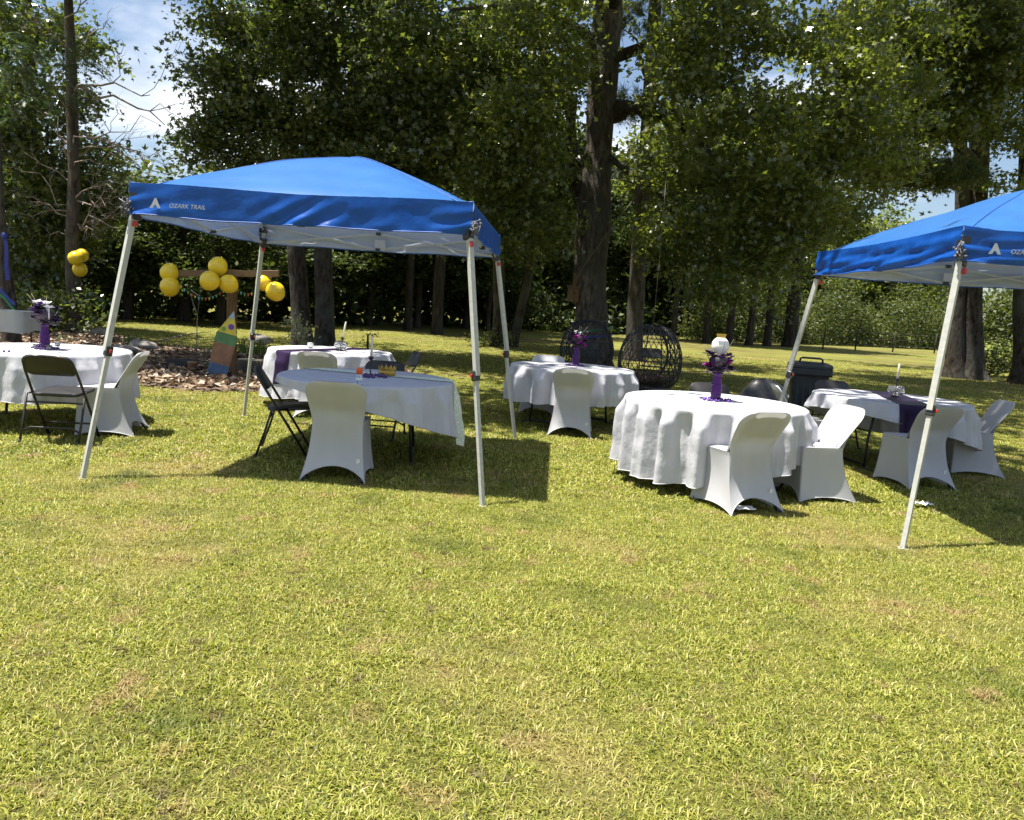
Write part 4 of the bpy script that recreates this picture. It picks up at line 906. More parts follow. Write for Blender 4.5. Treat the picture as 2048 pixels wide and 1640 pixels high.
# ------------------------------------------------------------------ folding chairs and stretch covers
CW = .215
def chair_y(z): return .21-.62*z
def rr_panel(mb, c, w, h, r, th, Mx, curve=0.0):
    pts = []
    for cx, cy, a0 in ((w/2-r, h/2-r, 0), (-w/2+r, h/2-r, 90), (-w/2+r, -h/2+r, 180), (w/2-r, -h/2+r, 270)):
        for k in range(5):
            a = R_(a0+90*k/4); pts.append((cx+r*math.cos(a), cy+r*math.sin(a)))
    n = len(pts); vs = []
    for zz, ins in ((-th/2, .006), (-th/2+.004, 0), (th/2-.004, 0), (th/2, .006)):
        for x, y in pts:
            k = 1-ins/max(abs(x), abs(y), .01); p = Vector((x*k, y*k, zz-curve*(1-(2*x/w)**2))); vs.append(Vector(c)+Mx @ p)
    fs = [(a*n+i, a*n+(i+1) % n, (a+1)*n+(i+1) % n, (a+1)*n+i) for a in range(3) for i in range(n)]
    fs += [tuple(range(n-1, -1, -1)), tuple(range(3*n, 4*n))]; mb.add(vs, fs)
def chair_parts(t, frame, seat, CW=CW, RO=.032, curve=.022, hid=False):
    for s in (-1, 1):
        mb = MB(); mb.tube([(s*(CW+.012), chair_y(0), 0), (s*(CW+.010), chair_y(.4), .4), (s*CW, chair_y(.66), .66), (s*(CW-.012), chair_y(.73), .73), (s*(CW-.045), chair_y(.765), .765), (s*(CW-.10), chair_y(.778), .778), (0, chair_y(.78), .78)], .0115, 8); lo = mb.build('front_leg', frame, t)
        mb = MB(); mb.lathe([(.016, 0), (.017, .03), (.013, .035)], (s*(CW+.012), chair_y(0), 0), 8); mb.build('foot_cap', M['black'], lo)
        mb = MB(); mb.tube([(s*(CW-.018), .13, .415), (s*(CW-.018), -.06, .22), (s*(CW-.018), -.25, 0)], .0105, 8) if False else mb.tube([(s*(CW-.02), .02, .44), (s*(CW+RO), -.11+.05*(RO < 0), .43), (s*(CW+RO), -.17+.055*(RO < 0), .22), (s*(CW+max(RO, 0)+(.06 if hid else 0)), -.245, .0)], .0105, 8); lo = mb.build('rear_leg', frame, t)
        mb = MB(); mb.lathe([(.015, 0), (.016, .03), (.012, .035)], (s*(CW+max(RO, 0)+(.06 if hid else 0)), -.245, 0), 8); mb.build('foot_cap', M['black'], lo)
    mb = MB(); mb.tube([(-CW-.01, chair_y(.14), .14), (CW+.01, chair_y(.14), .14)], .009, 6); mb.build('front_stretcher', frame, t)
    hy = .09 if hid else 0
    mb = MB(); mb.tube([(-CW-.03, -.21+hy, .11), (-CW+.04, -.20+hy, .145), (CW-.04, -.20+hy, .145), (CW+.03, -.21+hy, .11)], .009, 6); mb.build('rear_stretcher', frame, t)
    mb = MB(); mb.tube([(-CW-.02+hy*.3, -.13+hy, .36), (CW+.02-hy*.3, -.13+hy, .36)], .009, 6); mb.build('seat_bar', frame, t)
    mb = MB(); rr_panel(mb, (0, .045+hy*.35, .44), CW*2-.035, .40-hy, .06, .028, Matrix.Rotation(R_(3), 3, 'X')); mb.build('seat', seat, t)
    mb = MB(); ax = Vector((0, -.62, 1)).normalized(); Mx = Matrix((Vector((1, 0, 0)), ax, Vector((1, 0, 0)).cross(ax))).transposed()
    rr_panel(mb, (0, chair_y(.69), .69), CW*2+.005+hy*.5, .215, .075, .018, Mx, curve); mb.build('backrest', seat, t)
def make_chair():
    t = empty('folding_chair'); chair_parts(t, M['brown_steel'], M['brown_seat']); return t
def make_cover(tuck=False):
    t = empty('covered_chair'); chair_parts(t, M['brown_steel'], M['brown_seat'], .165, -.004, .004, True)
    zs = .462; top = .80; nu = 25
    def hw(z):
        r = .095; w = .200+.042*min(1, max(0, (z-.44)/.26))**1.0
        if z > top-r: w = w-r+math.sqrt(max(0, r*r-(z-(top-r))**2))
        return w
    def yr(z):
        if z >= .62: return chair_y(z)-.024
        y0, m0, y1, m1, h = -.278, .62, chair_y(.62)-.024, -.62, .62; q = z/h
        return (2*q**3-3*q*q+1)*y0+(q**3-2*q*q+q)*h*m0+(-2*q**3+3*q*q)*y1+(q**3-q*q)*h*m1
    def wr(z): return hw(z) if z > .46 else .200+.058*max(0, 1-z/.46)**2.0
    def ss(a_, b_, x): x = min(1, max(0, (x-a_)/(b_-a_))); return x*x*(3-2*x)
    def rear(s, z):
        e = math.sqrt(max(0, 1-abs(s)**4)); bl_ = ss(zs-.16, zs+.05, z)
        dip = .016*math.exp(-((z-.545)/.05)**2)*(1-s*s)+.030*ss(.45, .2, z)*(1-s*s) if False else .014*math.exp(-((z-.545)/.05)**2)*(1-s*s)
        dip += .030*(1-s*s)*ss(0, .2, z)*(1-ss(.2, .46, z))+.016*(1-s*s)*(1-ss(0, .2, z))
        return Vector((s*wr(z), yr(z)+.024*(1-e)*bl_+dip, z))
    def front(s, z):
        e = math.sqrt(max(0, 1-abs(s)**4)); return Vector((s*hw(z), chair_y(z)-.024+.024*(1-e)+.040*e, z))
    yf = .245; nv_ = 46
    def rearg(i, j):
        s = math.sin((i/(nu-1)-.5)*math.pi); u = (s+1)/2; z0 = .115*max(0.0, 4*u*(1-u))**.62; q = j/(nv_-1); q = 1-(1-q)**1.25
        return rear(s, z0+(top-z0)*q+.004*(1-q))
    zl = [zs-.01+(top-zs+.01)*(1-(1-k/26)**1.5) for k in range(27)]
    mb = MB(); mb.grid(nu, nv_, rearg); mb.grid(nu, 27, lambda i, j: front(math.sin((.5-i/(nu-1))*math.pi), zl[j])); co = mb.build('cover', M['cover'], t)
    nn = 20; m_ = 20; arch = [0, .045, .10, .045]; yb = chair_y(zs)-.02
    def cz(k, z):
        if k in (0, 1): p = rear(-1 if k == 0 else 1, z); return Vector((p.x, p.y, 0))
        h = max(0, 1-z/zs); return Vector(((.205+.047*h**1.8)*(1 if k == 2 else -1), yf+.012*h**2, 0))
    def sk(i, j):
        i = i+nn; k = min(3, i//nn); u = (i-k*nn)/nn; v = j/(m_-1); k2 = (k+1) % 4
        zz = zs*(1-v)+arch[k]*max(0.0, 4*u*(1-u))**.62*v+.004
        p = cz(k, zz).lerp(cz(k2, zz), u); h = 1-zz/zs; pinch = .016*math.sin(math.pi*u)*math.sin(math.pi*min(1, max(0, h)))
        nrm = Vector((-1, 0, 0)) if k == 1 else Vector((0, -1, 0)) if k == 2 else Vector((1, 0, 0))
        p = p+nrm*(pinch+.020*4*u*(1-u)*v); p.z = zz; return p
    mb = MB(); mb.grid(nn*3+1, m_, sk); so_ = mb.build('skirt', M['cover'], t)
    mb = MB(); mb.tube([sk(i, m_-1) for i in range(nn*3+1)]+[rearg(i, 0) for i in range(nu)], .0045, 5, False); mb.build('hem', M['cover'], so_)
    for k in (0, nn*3):
        mb = MB(); mb.tube([sk(k, j) for j in range(m_)], .0022, 4, False); mb.build('seam', M['cover'], so_)
    # seat top
    mb = MB(); mb.grid(9, 9, lambda i, j: (Vector((-.200, yb, 0)).lerp(Vector((.200, yb, 0)), i/8).lerp(Vector((-.205, yf, 0)).lerp(Vector((.205, yf, 0)), i/8), j/8)+Vector((0, 0, zs+.004+.004*math.sin(i/8*3.14)*math.sin(j/8*3.14))))); mb.build('seat_cover', M['cover'], t)
    mb = MB(); p = rear(.82, .16); mb.rbox(p+Vector((0, -.004, 0)), (.03, .002, .045), .0008); mb.build('care_tag', M['paper'], t)
    return t
chair0 = make_chair(); cover0 = make_cover(); used = set()
def place(proto, x, y, rz, label, group, z=0, rx=0, ry=0):
    o = proto if proto.name not in used else copy_tree(proto); used.add(proto.name)
    o.location = (x, y, z); o.rotation_euler = (rx, ry, rz); tag(o, label, 'chair', group); return o
def place_rear(proto, px, py, rz, *a):
    g = atz(px, py); d = Vector((-math.sin(rz), math.cos(rz), 0))*.25; return place(proto, g.x+d.x, g.y+d.y, rz, *a)
GC, GF = 'white covered chairs', 'bare folding chairs'
place_rear(cover0, 665, 964, .03, 'white covered chair with its back to us, at the left tent table', GC)
g = atz(258, 866); place(cover0, -3.86, 7.36, R_(100), 'white covered chair seen sideways at right of the far left table', GC)
place(cover0, -2.28, 9.12, -.05, 'white covered chair in front of the purple runner table behind left tent', GC)
place_rear(cover0, 1138, 876, -.12, 'white covered chair with its back to us at the shaded middle table', GC)
place(cover0, .40, 10.72, math.pi-.3, 'white covered chair behind shaded middle table, only its top showing', GC)
place(cover0, 1.815, 5.985, .42, 'white covered chair nearest the camera, leaning back from the sunlit table', GC)
place(cover0, 2.62, 6.52, R_(101), 'white covered chair turned sideways at right of the sunlit table', GC)
place(cover0, 3.12, 8.35, -R_(97), 'white covered chair at left of right tent table, back tilted left', GC)
place(cover0, 3.92, 7.34, .22, 'white covered chair under right tent, back to us behind the near leg', GC)
place(cover0, 4.95, 8.2, R_(80), 'white covered chair at far right side of the right tent table', GC)
place_rear(chair0, 97, 890, .08, 'black folding chair with its back to us at the far left table', GF)
place(chair0, -2.04, 6.92, -R_(78), 'brown-black folding chair seen sideways at left of the left tent table', GF)
place(chair0, -1.42, 8.05, math.pi-.1, 'dark folding chair behind the left tent table, beyond the gold crown', GF)
place(chair0, -1.52, 10.0, R_(115), 'dark folding chair tilted at right end of the purple runner table', GF)
place(chair0, 2.10, 7.92, math.pi+.1, 'dark folding chair behind the sunlit table, only its top showing', GF)
place(chair0, 4.0, 9.45, math.pi, 'dark folding chair behind the right tent table, only its top showing', GF)
place(chair0, 2.72, 15.45, math.pi-.1, 'black folding chair seen through the right wicker egg chair', GF)

# ------------------------------------------------------------------ wicker egg chairs
def make_egg(label, loc, rz, cushion):
    t = empty('egg_chair', loc, rz); tag(t, label, 'egg chair', 'wicker egg chairs'); A_, B_, H_ = .61, .50, 1.26
    def S_(th, v):  # th 0..2pi (front = -Y), v 0..1 bottom to top
        ph = math.pi*v; r = math.sin(ph)**.72; z = H_*(1-math.cos(ph))/2; r *= 1+.10*math.cos(ph); return Vector((A_*r*math.cos(th), B_*r*math.sin(th), z))
    front = -math.pi/2
    def opn(th, v):
        d = (th-front+math.pi) % (2*math.pi)-math.pi; return (d/.95)**2+((v-.56)/.34)**2 < 1
    for k in range(12):
        th = 2*math.pi*k/12; run = []
        for i in range(25):
            v = .03+.94*i/24
            if opn(th, v):
                if len(run) > 1: mb = MB(); mb.tube(run, .012, 6); mb.build('rib', M['wicker'], t)
                run = []
            else: run.append(S_(th, v))
        if len(run) > 1: mb = MB(); mb.tube(run, .012, 6); mb.build('rib', M['wicker'], t)
    mb = MB(); nring = 11; NT = 34
    def seg(p, q):
        (a, b), (c, d) = p, q
        if opn(a, b) or opn(c, d): return
        mb.tube([S_(a, b), S_((a+c)/2, (b+d)/2), S_(c, d)], .0072, 4, False)
    st = 2*math.pi/NT
    for i in range(0, 17):
        v = .12+.78*i/17; v2 = .12+.78*(i+1)/17
        for k in range(NT):
            o_ = (i % 2)*.5; seg(((k+o_)*st, v), ((k+o_+.5)*st, v2)); seg(((k+o_)*st, v), ((k+o_-.5)*st, v2))
            if i % 2 == 0: seg((k*st, v), ((k+1)*st, v))
    for i in range(1, 4):
        for k in range(NT): seg((k*st, .03+.03*i), ((k+1)*st, .03+.03*i))
    w = mb.build('weave', M['wicker'], t); w['kind'] = 'stuff'
    mb = MB(); mb.tube([S_(front+.95*math.cos(a), .56+.34*math.sin(a)) for a in [2*math.pi*i/48 for i in range(49)]], .024, 8); mb.build('rim', M['wicker'], t)
    mb = MB(); mb.lathe([(.10, .0), (.16, .02), (.36, .06), (.40, .10), (.2, .13), (.02, .135)], (0, 0, .0), 20); mb.build('base_dish', M['wicker'], t)
    mb = MB(); mb.blob((0, 0, .24), .36, 16, .12, (1.15, .95, .35)); mb.blob((0, .16, .52), .32, 16, .12, (1.1, .42, .95)) if cushion == 'cushion' else None; mb.build('cushion', M[cushion], t)
    return t, H_
e1, eh = make_egg('open wicker egg chair on a rope, right of the big oak trunk', (2.55, 14.6, .02), math.pi+.25, 'brown_cushion')
e2, _ = make_egg('wicker egg chair with grey cushion in front of the big oak trunk', tuple(aty(1170, 745, 17.6)*1.0), math.pi-.3, 'cushion'); e2.location.z = .0
mb = MB(); mb.tube([Vector((2.55, 14.6, 1.27)), Vector((2.56, 14.62, 2.2)), Vector((2.57, 14.7, 3.4)), Vector((2.62, 15.0, 4.2))], .004, 5); mb.tube([Vector((2.56, 14.62, 2.28)), Vector((2.565, 14.63, 2.40))], .022, 8)
tag(mb.build('hanging_rope', M['rope']), 'pale rope with a spring hanging down to the right egg chair', 'rope')
# straps and lines tied round the oak, nest box on its side
def wrap(name, lab, z0, z1, r, wd_, mat, cat):
    mb = MB(); P = []
    for i in range(33):
        a = 2*math.pi*i/32; q = oz(1183, 640); rr = r*(1+.03*mnoise.noise((math.cos(a)*2, math.sin(a)*2, z0))); P.append(Vector((OCX-.02+rr*math.cos(a), OCY+rr*math.sin(a), z0+(z1-z0)*(math.cos(a)*.5+.5))))
    if wd_ > .02: mb.grid(33, 2, lambda i, j: P[i]+Vector((0, 0, -wd_*j)))
    else: mb.tube(P, wd_, 6, False)
    tag(mb.build(name, M[mat]), lab, cat)
wrap('rope', 'thin tan rope, topmost line round the big oak trunk', 1.05, 1.30, .49, .012, 'rope', 'rope')
wrap('strap', 'green strap tied round the big oak trunk', .93, 1.12, .50, .07, 'strap_green', 'strap')
wrap('strap', 'blue strap tied round the big oak trunk', .78, .92, .505, .05, 'strap_blue', 'strap')
wrap('rope', 'thin tan rope under the straps on the big oak trunk', .66, .72, .51, .012, 'rope', 'rope')
mb = MB(); P = [aty(px, py, 19.4) for px, py in ((1152, 555), (1190, 500), (1232, 445), (1290, 370))]; mb.tube(P, .014, 5); tag(mb.build('rope', M['rope']), 'slanting rope running up across the big oak trunk', 'rope')
q = aty(1146, 590, 19.75); t = empty('nest_box', q, .25); tag(t, 'wooden nest box fixed to left side of the big oak trunk', 'nest box')
mb = MB(); mb.rbox((0, 0, 0), (.24, .22, .36), .008); mb.build('box_body', M['wood'], t)
mb = MB(); mb.rbox((0, -.02, .20), (.29, .29, .03), .006, Matrix.Rotation(R_(8), 3, 'X')); mb.build('lid', M['wood'], t)
mb = MB(); mb.rbox((.06, .14, .18), (.08, .03, .75), .006); mb.build('back_board', M['wood'], t)
mb = MB(); mb.lathe([(.03, 0), (.03, .006)], (0, -.112, .05), 14, Matrix.Rotation(R_(90), 3, 'X')); mb.build('entrance_hole', M['black'], t)

# ------------------------------------------------------------------ wheeled bin and bag
g = atz(1610, 800); t = empty('trash_bin', (aty(1612, 800, 13.4).x, 13.4, 0), -.22); tag(t, 'large black plastic bin with lid and handle behind the right tables', 'bin')
def rrect(w, d, r, n=5):
    P = []
    for cx, cy, a0 in ((w/2-r, d/2-r, 0), (-w/2+r, d/2-r, 90), (-w/2+r, -d/2+r, 180), (w/2-r, -d/2+r, 270)):
        for k in range(n): a = R_(a0+90*k/(n-1)); P.append((cx+r*math.cos(a), cy+r*math.sin(a)))
    return P
def shell(mb, secs):
    n = 20; vs = []
    for w, d, r, z in secs: vs += [(x, y, z) for x, y in rrect(w, d, r)]
    fs = [(a*n+i, a*n+(i+1) % n, (a+1)*n+(i+1) % n, (a+1)*n+i) for a in range(len(secs)-1) for i in range(n)]; fs += [tuple(range(n-1, -1, -1)), tuple(range((len(secs)-1)*n, len(secs)*n))]; mb.add(vs, fs, False)
mb = MB(); shell(mb, [(.50, .46, .06, .03), (.52, .48, .06, .05), (.60, .56, .06, .62)]); mb.build('bin_body', M['bin'], t)
mb = MB(); shell(mb, [(.66, .62, .06, .60), (.69, .65, .06, .63), (.69, .65, .06, .72), (.66, .62, .06, .735)]); mb.build('rim', M['bin'], t)
mb = MB(); shell(mb, [(.685, .645, .06, .738), (.685, .645, .06, .775), (.655, .615, .06, .80), (.55, .52, .06, .825)]); mb.build('lid', M['bin'], t)
mb = MB(); mb.tube([(-.19, -.1, .80), (-.18, -.1, .885), (-.14, -.1, .90), (.14, -.1, .90), (.18, -.1, .885), (.19, -.1, .80)], .018, 8); mb.build('handle', M['bin'], t)
for s in (-1, 1):
    mb = MB(); mb.lathe([(.02, -.03), (.10, -.03), (.11, -.015), (.11, .015), (.10, .03), (.02, .03)], (s*.27, .22, .11), 18, Matrix.Rotation(R_(90), 3, 'Y')); mb.build('wheel', M['black'], t)
for k in range(5):
    mb = MB(); mb.rbox((-.2+.1*k, -.268, .34), (.03, .02, .5), .006, Matrix.Rotation(R_(-4), 3, 'X')); mb.build('stiffening_rib', M['bin'], t)
g = aty(1525, 800, 10.6); mb = MB(); mb.blob((g.x, 10.6, .36), .34, 24, .16, (1.0, .8, 1.0)); tag(mb.build('trash_bag', M['black']), 'full black bag on the grass behind the sunlit table', 'bag')

# ------------------------------------------------------------------ things on the tables
def petals(mb, c, r, n, rs, up=.4, curl=.3):
    for i in range(n):
        a = 2*math.pi*i/n+rs.uniform(-.3, .3); d = Vector((math.cos(a), math.sin(a), rs.uniform(-.2, up))).normalized(); s = d.cross(Vector((0, 0, 1))).normalized(); nn = s.cross(d); L = r*rs.uniform(.75, 1.05); w = L*.95
        c = Vector(c); mb.add([c, c+d*L*.5+s*w*.5+nn*curl*L*.3, c+d*L+nn*curl*L*.1, c+d*L*.5-s*w*.5+nn*curl*L*.3, c+d*L*.55-nn*.004], [(0, 1, 4), (1, 2, 4), (2, 3, 4), (3, 0, 4)])
def vase(label, x, y, z, seed, kind):
    t = empty('flower_vase', (x, y, z)); t.scale = (1.12, 1.12, 1.25); tag(t, label, 'vase', 'purple flower vases'); rs = random.Random(seed)
    mb = MB(); mb.lathe([(.034, 0), (.040, .006), (.042, .02), (.040, .11), (.034, .15), (.030, .17), (.036, .19), (.040, .20), (.037, .198), (.028, .17), (.032, .14), (.036, .03), (.001, .02)], n=20); vo = mb.build('glass', M['purple_glass'], t)
    for i in range(3):
        mb = MB(); mb.lathe([(.0425, 0), (.0445, .004), (.0425, .008)], (0, 0, .04+.035*i), 20); mb.build('glass_ring', M['purple_glass'], vo)
    for i in range(9):
        a = rs.uniform(0, 6.28); r = rs.uniform(.03, .13); mb = MB(); mb.tube([(0, 0, .03), (.3*r*math.cos(a), .3*r*math.sin(a), .2), (r*math.cos(a), r*math.sin(a), .27+rs.uniform(0, .08))], .003, 5); mb.build('stem', M['petal_black'], t)
    hi = {'white': ['petal', 'petal_dark'], 'dark': ['petal_black', 'petal_dark', 'petal_pink'], 'pink': ['petal', 'petal_pink', 'petal_dark', 'petal_black']}[kind]
    mb = MB(); mb.blob((0, 0, .27), .075, 12, .5, (1.05, 1.05, .85)); mb.build('bouquet_core', M['petal_black'], t)
    for i in range(20):
        a = rs.uniform(0, 6.28); r = .105*math.sqrt(rs.random()); zz = .23+.14*rs.random()-(r*.25); mb = MB(); c_ = (r*math.cos(a), r*math.sin(a), zz)
        for L_ in (.052, .036, .02): petals(mb, (c_[0], c_[1], c_[2]+.012*(.052-L_)/.03), L_*rs.uniform(.9, 1.2), 7, rs, .3+(.052-L_)*30)
        mb.build('flower', M['petal_dark' if i % 3 == 0 else hi[i % len(hi)]], t)
    for i in range(16):
        a = rs.uniform(0, 6.28); mb = MB(); petals(mb, (.06*math.cos(a), .06*math.sin(a), rs.uniform(.19, .27)), .055, 2, rs, .0); mb.build('leaf', M['petal_black'], t)
    if kind in ('white', 'dark'):
        for dx, dz, s_ in ((-.035, .37, 1.0), (.045, .36, 1.1), (.06, .33, .9)) if kind == 'white' else ((-.03, .36, .45), (.02, .35, .4)):
            mb = MB(); petals(mb, (dx, -.04, dz), .062*s_, 5, rs, .7); mb.tube([(dx, -.03, dz-.09), (dx, -.04, dz)], [.004, .012], 6); mb.build('lily', M['petal_white'], t)
    for i in range(6):
        a = rs.uniform(0, 6.28); mb = MB(); mb.tube([(0, 0, .2), (.06*math.cos(a), .06*math.sin(a), .34), (.13*math.cos(a), .13*math.sin(a), rs.uniform(.36, .45))], .0022, 4); mb.build('twig', M['rope'], t)
    return t
def beads(label, x, y, z, r, seed, mat='bead', n=70):
    rs = random.Random(seed); mb = MB()
    for i in range(n):
        a = rs.uniform(0, 6.28); q = r*math.sqrt(rs.random()); mb.blob((x+q*math.cos(a), y+q*math.sin(a), z+.008+.012*rs.random()*(1-q/r)), rs.uniform(.008, .014), 6, .4)
    o = mb.build('decorative_stones', M[mat]); tag(o, label, 'stones', kind='stuff')
ZT = TH+.007
v6 = atz(52, 700, ZT); v6 = Vector((T6[0]+.02, T6[1]-.03, ZT))
vase('purple vase with violet flowers and white lilies on far left table', v6.x, v6.y, ZT, 1, 'white'); beads('ring of purple stones round the vase on far left table', v6.x, v6.y, ZT, .13, 1, 'bead_dark')
v3 = Vector((T3[0]+.05, T3[1]+.15, ZT)); vase('dark purple flowers in vase on the shaded middle table', v3.x, v3.y, ZT, 2, 'dark'); beads('dark stones round the vase on the shaded middle table', v3.x, v3.y, ZT, .12, 2, 'bead_dark')
v4 = Vector((T4[0]+.02, T4[1]+.06, ZT)); vase('purple vase with magenta and black flowers on the sunlit table', v4.x, v4.y, ZT, 3, 'pink'); beads('lilac stones round the vase on the sunlit table', v4.x, v4.y, ZT, .14, 3)
t = empty('topper_disc', (v4.x, v4.y+.01, ZT+.37)); tag(t, 'plain round white paper topper above the flowers on sunlit table', 'topper')
mb = MB(); mb.lathe([(.001, -.003), (.078, -.003), (.078, .003), (.001, .003)], (0, 0, .12), 32, Matrix.Rotation(R_(84), 3, 'X')); mb.build('disc', M['paper'], t)
mb = MB(); mb.tube([(0, .004, -.12), (0, .004, .07)], .003, 5); mb.build('stick', M['rope'], t)
mb = MB(); mb.add([(-.035, -.004, .19), (.035, -.004, .19), (.045, -.004, .225), (-.045, -.004, .225), (-.035, .0, .19), (.035, .0, .19), (.045, .0, .225), (-.045, .0, .225)], [(0, 1, 2, 3), (7, 6, 5, 4), (3, 2, 6, 7), (0, 3, 7, 4), (1, 5, 6, 2)], False); mb.build('paper_band', M['gold'], t)
def candlestick(label, x, y, z, tilt=(0, 0), bowl=False, h=.17, ch=.20):
    t = empty('candlestick', (x, y, z), 0, tilt[0], tilt[1]); tag(t, label, 'candlestick', 'black candlesticks with pale candles')
    mb = MB(); mb.lathe([(.045, 0), (.046, .004), (.02, .010), (.006, .02), (.0055, h-.03), (.012, h-.02), (.024, h-.008), (.026, h+.012), (.022, h+.013), (.012, h-.002)], n=18); mb.build('holder', M['black_steel'], t)
    mb = MB(); mb.lathe([(.0125, h-.005), (.0115, h+ch*.6), (.0105, h+ch-.008), (.004, h+ch)], n=14); c = mb.build('candle', M['candle'], t)
    mb = MB(); mb.tube([(0, 0, h+ch-.002), (.002, 0, h+ch+.012)], .0012, 5); mb.build('wick', M['black'], c)
    if bowl:
        mb = MB(); mb.lathe([(.05, .012), (.085, .045), (.088, .075), (.07, .115), (.0675, .115), (.084, .075), (.081, .047), (.048, .016)], n=28); mb.build('glass_bowl', M['clear_glass'], t)
c1 = atz(741, 752, ZT); candlestick('upright candle in black holder on the left tent table', c1.x, c1.y-.02, ZT, (0, .02))
beads('dark purple stones at foot of the candle on left tent table', c1.x+.02, c1.y-.04, ZT, .14, 5, 'bead_dark', 80)
c2 = Vector((T2[0]+.13, T2[1]-.05, ZT)); candlestick('tilted white candle in black holder on the purple runner table', c2.x, c2.y, ZT+.008, (0, R_(10)), True, .16, .22)
c5 = Vector((T5[0]+.08, T5[1]+.06, ZT+.008)); candlestick('candle in black holder with glass bowl on right tent table', c5.x, c5.y, c5.z, (0, 0), True, .19, .17)
# gold crown
g = atz(772, 752, ZT); t = empty('toy_crown', (g.x, g.y+.06, ZT+.004), .3); tag(t, 'gold crown with dark bead tips beside the candle', 'crown')
mb = MB(); mb.lathe([(.075, 0), (.080, .02), (.082, .05), (.080, .05), (.077, .02), (.072, 0)], n=28); mb.build('band', M['gold'], t)
for i in range(12):
    a = 2*math.pi*i/12; d = Vector((math.cos(a), math.sin(a), 0)); sd = Vector((-d.y, d.x, 0)); p = d*.081
    mb = MB(); mb.add([p-sd*.02+Vector((0, 0, .045)), p+sd*.02+Vector((0, 0, .045)), d*.09+Vector((0, 0, .095)), p*.97-sd*.02+Vector((0, 0, .045)), p*.97+sd*.02+Vector((0, 0, .045))], [(0, 1, 2), (4, 3, 2)], False); pt = mb.build('point', M['gold'], t)
    mb = MB(); mb.blob(d*.091+Vector((0, 0, .10)), .008, 8, 0); mb.build('bead_tip', M['petal_black'], pt)
# spray can
g = atz(718, 770, ZT); t = empty('spray_can', (g.x, g.y, ZT+.002)); tag(t, 'spray can with orange cap and blue and white body', 'can')
mb = MB(); mb.lathe([(.024, 0), (.026, .004), (.026, .085), (.022, .095)], n=20); mb.build('can_body', M['can_blue'], t)
mb = MB(); mb.lathe([(.0255, .0865), (.0255, .135), (.023, .14), (.001, .141)], n=20); mb.build('cap', M['orange'], t)
mb = MB(); mb.lathe([(.0265, .035), (.0265, .058)], n=20); mb.build('white_band', M['paper'], t)
# glass cups on the far left table
for i, (px, py) in enumerate(((73, 697), (98, 700), (115, 693))):
    g = atz(px, py, ZT); t = empty('votive_cup', (g.x, min(g.y, T6[1]+.5), ZT+.002)); tag(t, ['clear glass cup nearest the vase on far left table', 'clear glass cup in middle of three on far left table', 'clear glass cup with dark filling on far left table'][i], 'cup', 'glass cups on far left table')
    mb = MB(); mb.lathe([(.022, 0), (.024, .003), (.032, .045), (.030, .045), (.022, .008), (.001, .007)], n=20); mb.build('glass', M['clear_glass'], t)
    mb = MB(); mb.lathe([(.001, .009), (.0215, .009), (.024, .022), (.001, .022)], n=18); mb.build('filling', M['bead_dark' if i == 2 else 'candle'], t)
mb = MB(); g = atz(120, 706, ZT); mb.blob((g.x, g.y, ZT+.006), .022, 10, .3, (1.4, .8, .3)); tag(mb.build('pebble', M['hat_blue']), 'small teal pebble on the far left table', 'pebble')
for i, (px, py) in enumerate(((8, 704), (18, 704))):
    mb = MB(); g = atz(px, py, ZT); mb.blob((g.x, g.y, ZT+.008), .013, 8, .4); tag(mb.build('pebble', M['bead_dark']), ['dark pebble nearest the left edge on far left table', 'dark pebble between left edge and vase on far left table'][i], 'pebble')
for i, (px, py, Y_) in enumerate(((600, 697, None), )):
    t = empty('glass_jar', (T2[0]-.30, T2[1]+.1, ZT+.002)); tag(t, 'small clear glass jar at left on the purple runner table', 'jar')
    mb = MB(); mb.lathe([(.035, 0), (.038, .004), (.04, .06), (.034, .075), (.032, .075), (.037, .058), (.034, .008), (.001, .007)], n=22); mb.build('glass', M['clear_glass'], t)

# ------------------------------------------------------------------ timber T-post, balloons, garland, painted board
PY = 12.6
pt_ = aty(447, 560, PY); pb = aty(462, 757, PY)
t = empty('timber_post', (pb.x, PY, 0)); tag(t, 'T-shaped timber post with crossbar hung with yellow balloons', 'post')
mb = MB(); mb.rbox((0.0, 0, .86), (.13, .13, 1.80), .008); mb.build('upright', M['wood'], t)
mb = MB(); a, b = aty(352, 547, PY), aty(556, 548, PY); d = (b-a); Mx = Matrix.Rotation(-math.atan2(d.z, d.x), 3, 'Y'); mb.rbox((a+b)/2-Vector((pb.x, PY, 0))+Vector((0, -.105, 0)), (d.length+.1, .07, .105), .006, Mx); mb.build('crossbar', M['wood_bar'], t)
def balloon(label, px, py, Y, dpx, rx=0, ry=0, Yo=0, group='yellow balloons'):
    c = aty(px, py, Y+Yo); r = dpx*Y/FPX/2
    t = empty('balloon', c, 0, rx, ry); tag(t, label, 'balloon', group)
    mb = MB(); prof = []
    for i in range(19):
        a = math.pi*i/18; z = math.cos(a); q = math.sin(a)*(1-.06*(1-z)/2*(z < 0)); prof.append((max(r*q, .002), r*(z*1.03 if z > 0 else z*1.07)))
    mb.lathe(prof[::-1], n=28); mb.build('skin', M['balloon'], t)
    mb = MB(); mb.lathe([(.010, -r*1.07-.016), (.004, -r*1.07-.005), (.007, -r*1.07+.004)], n=10); mb.build('knot', M['balloon'], t)
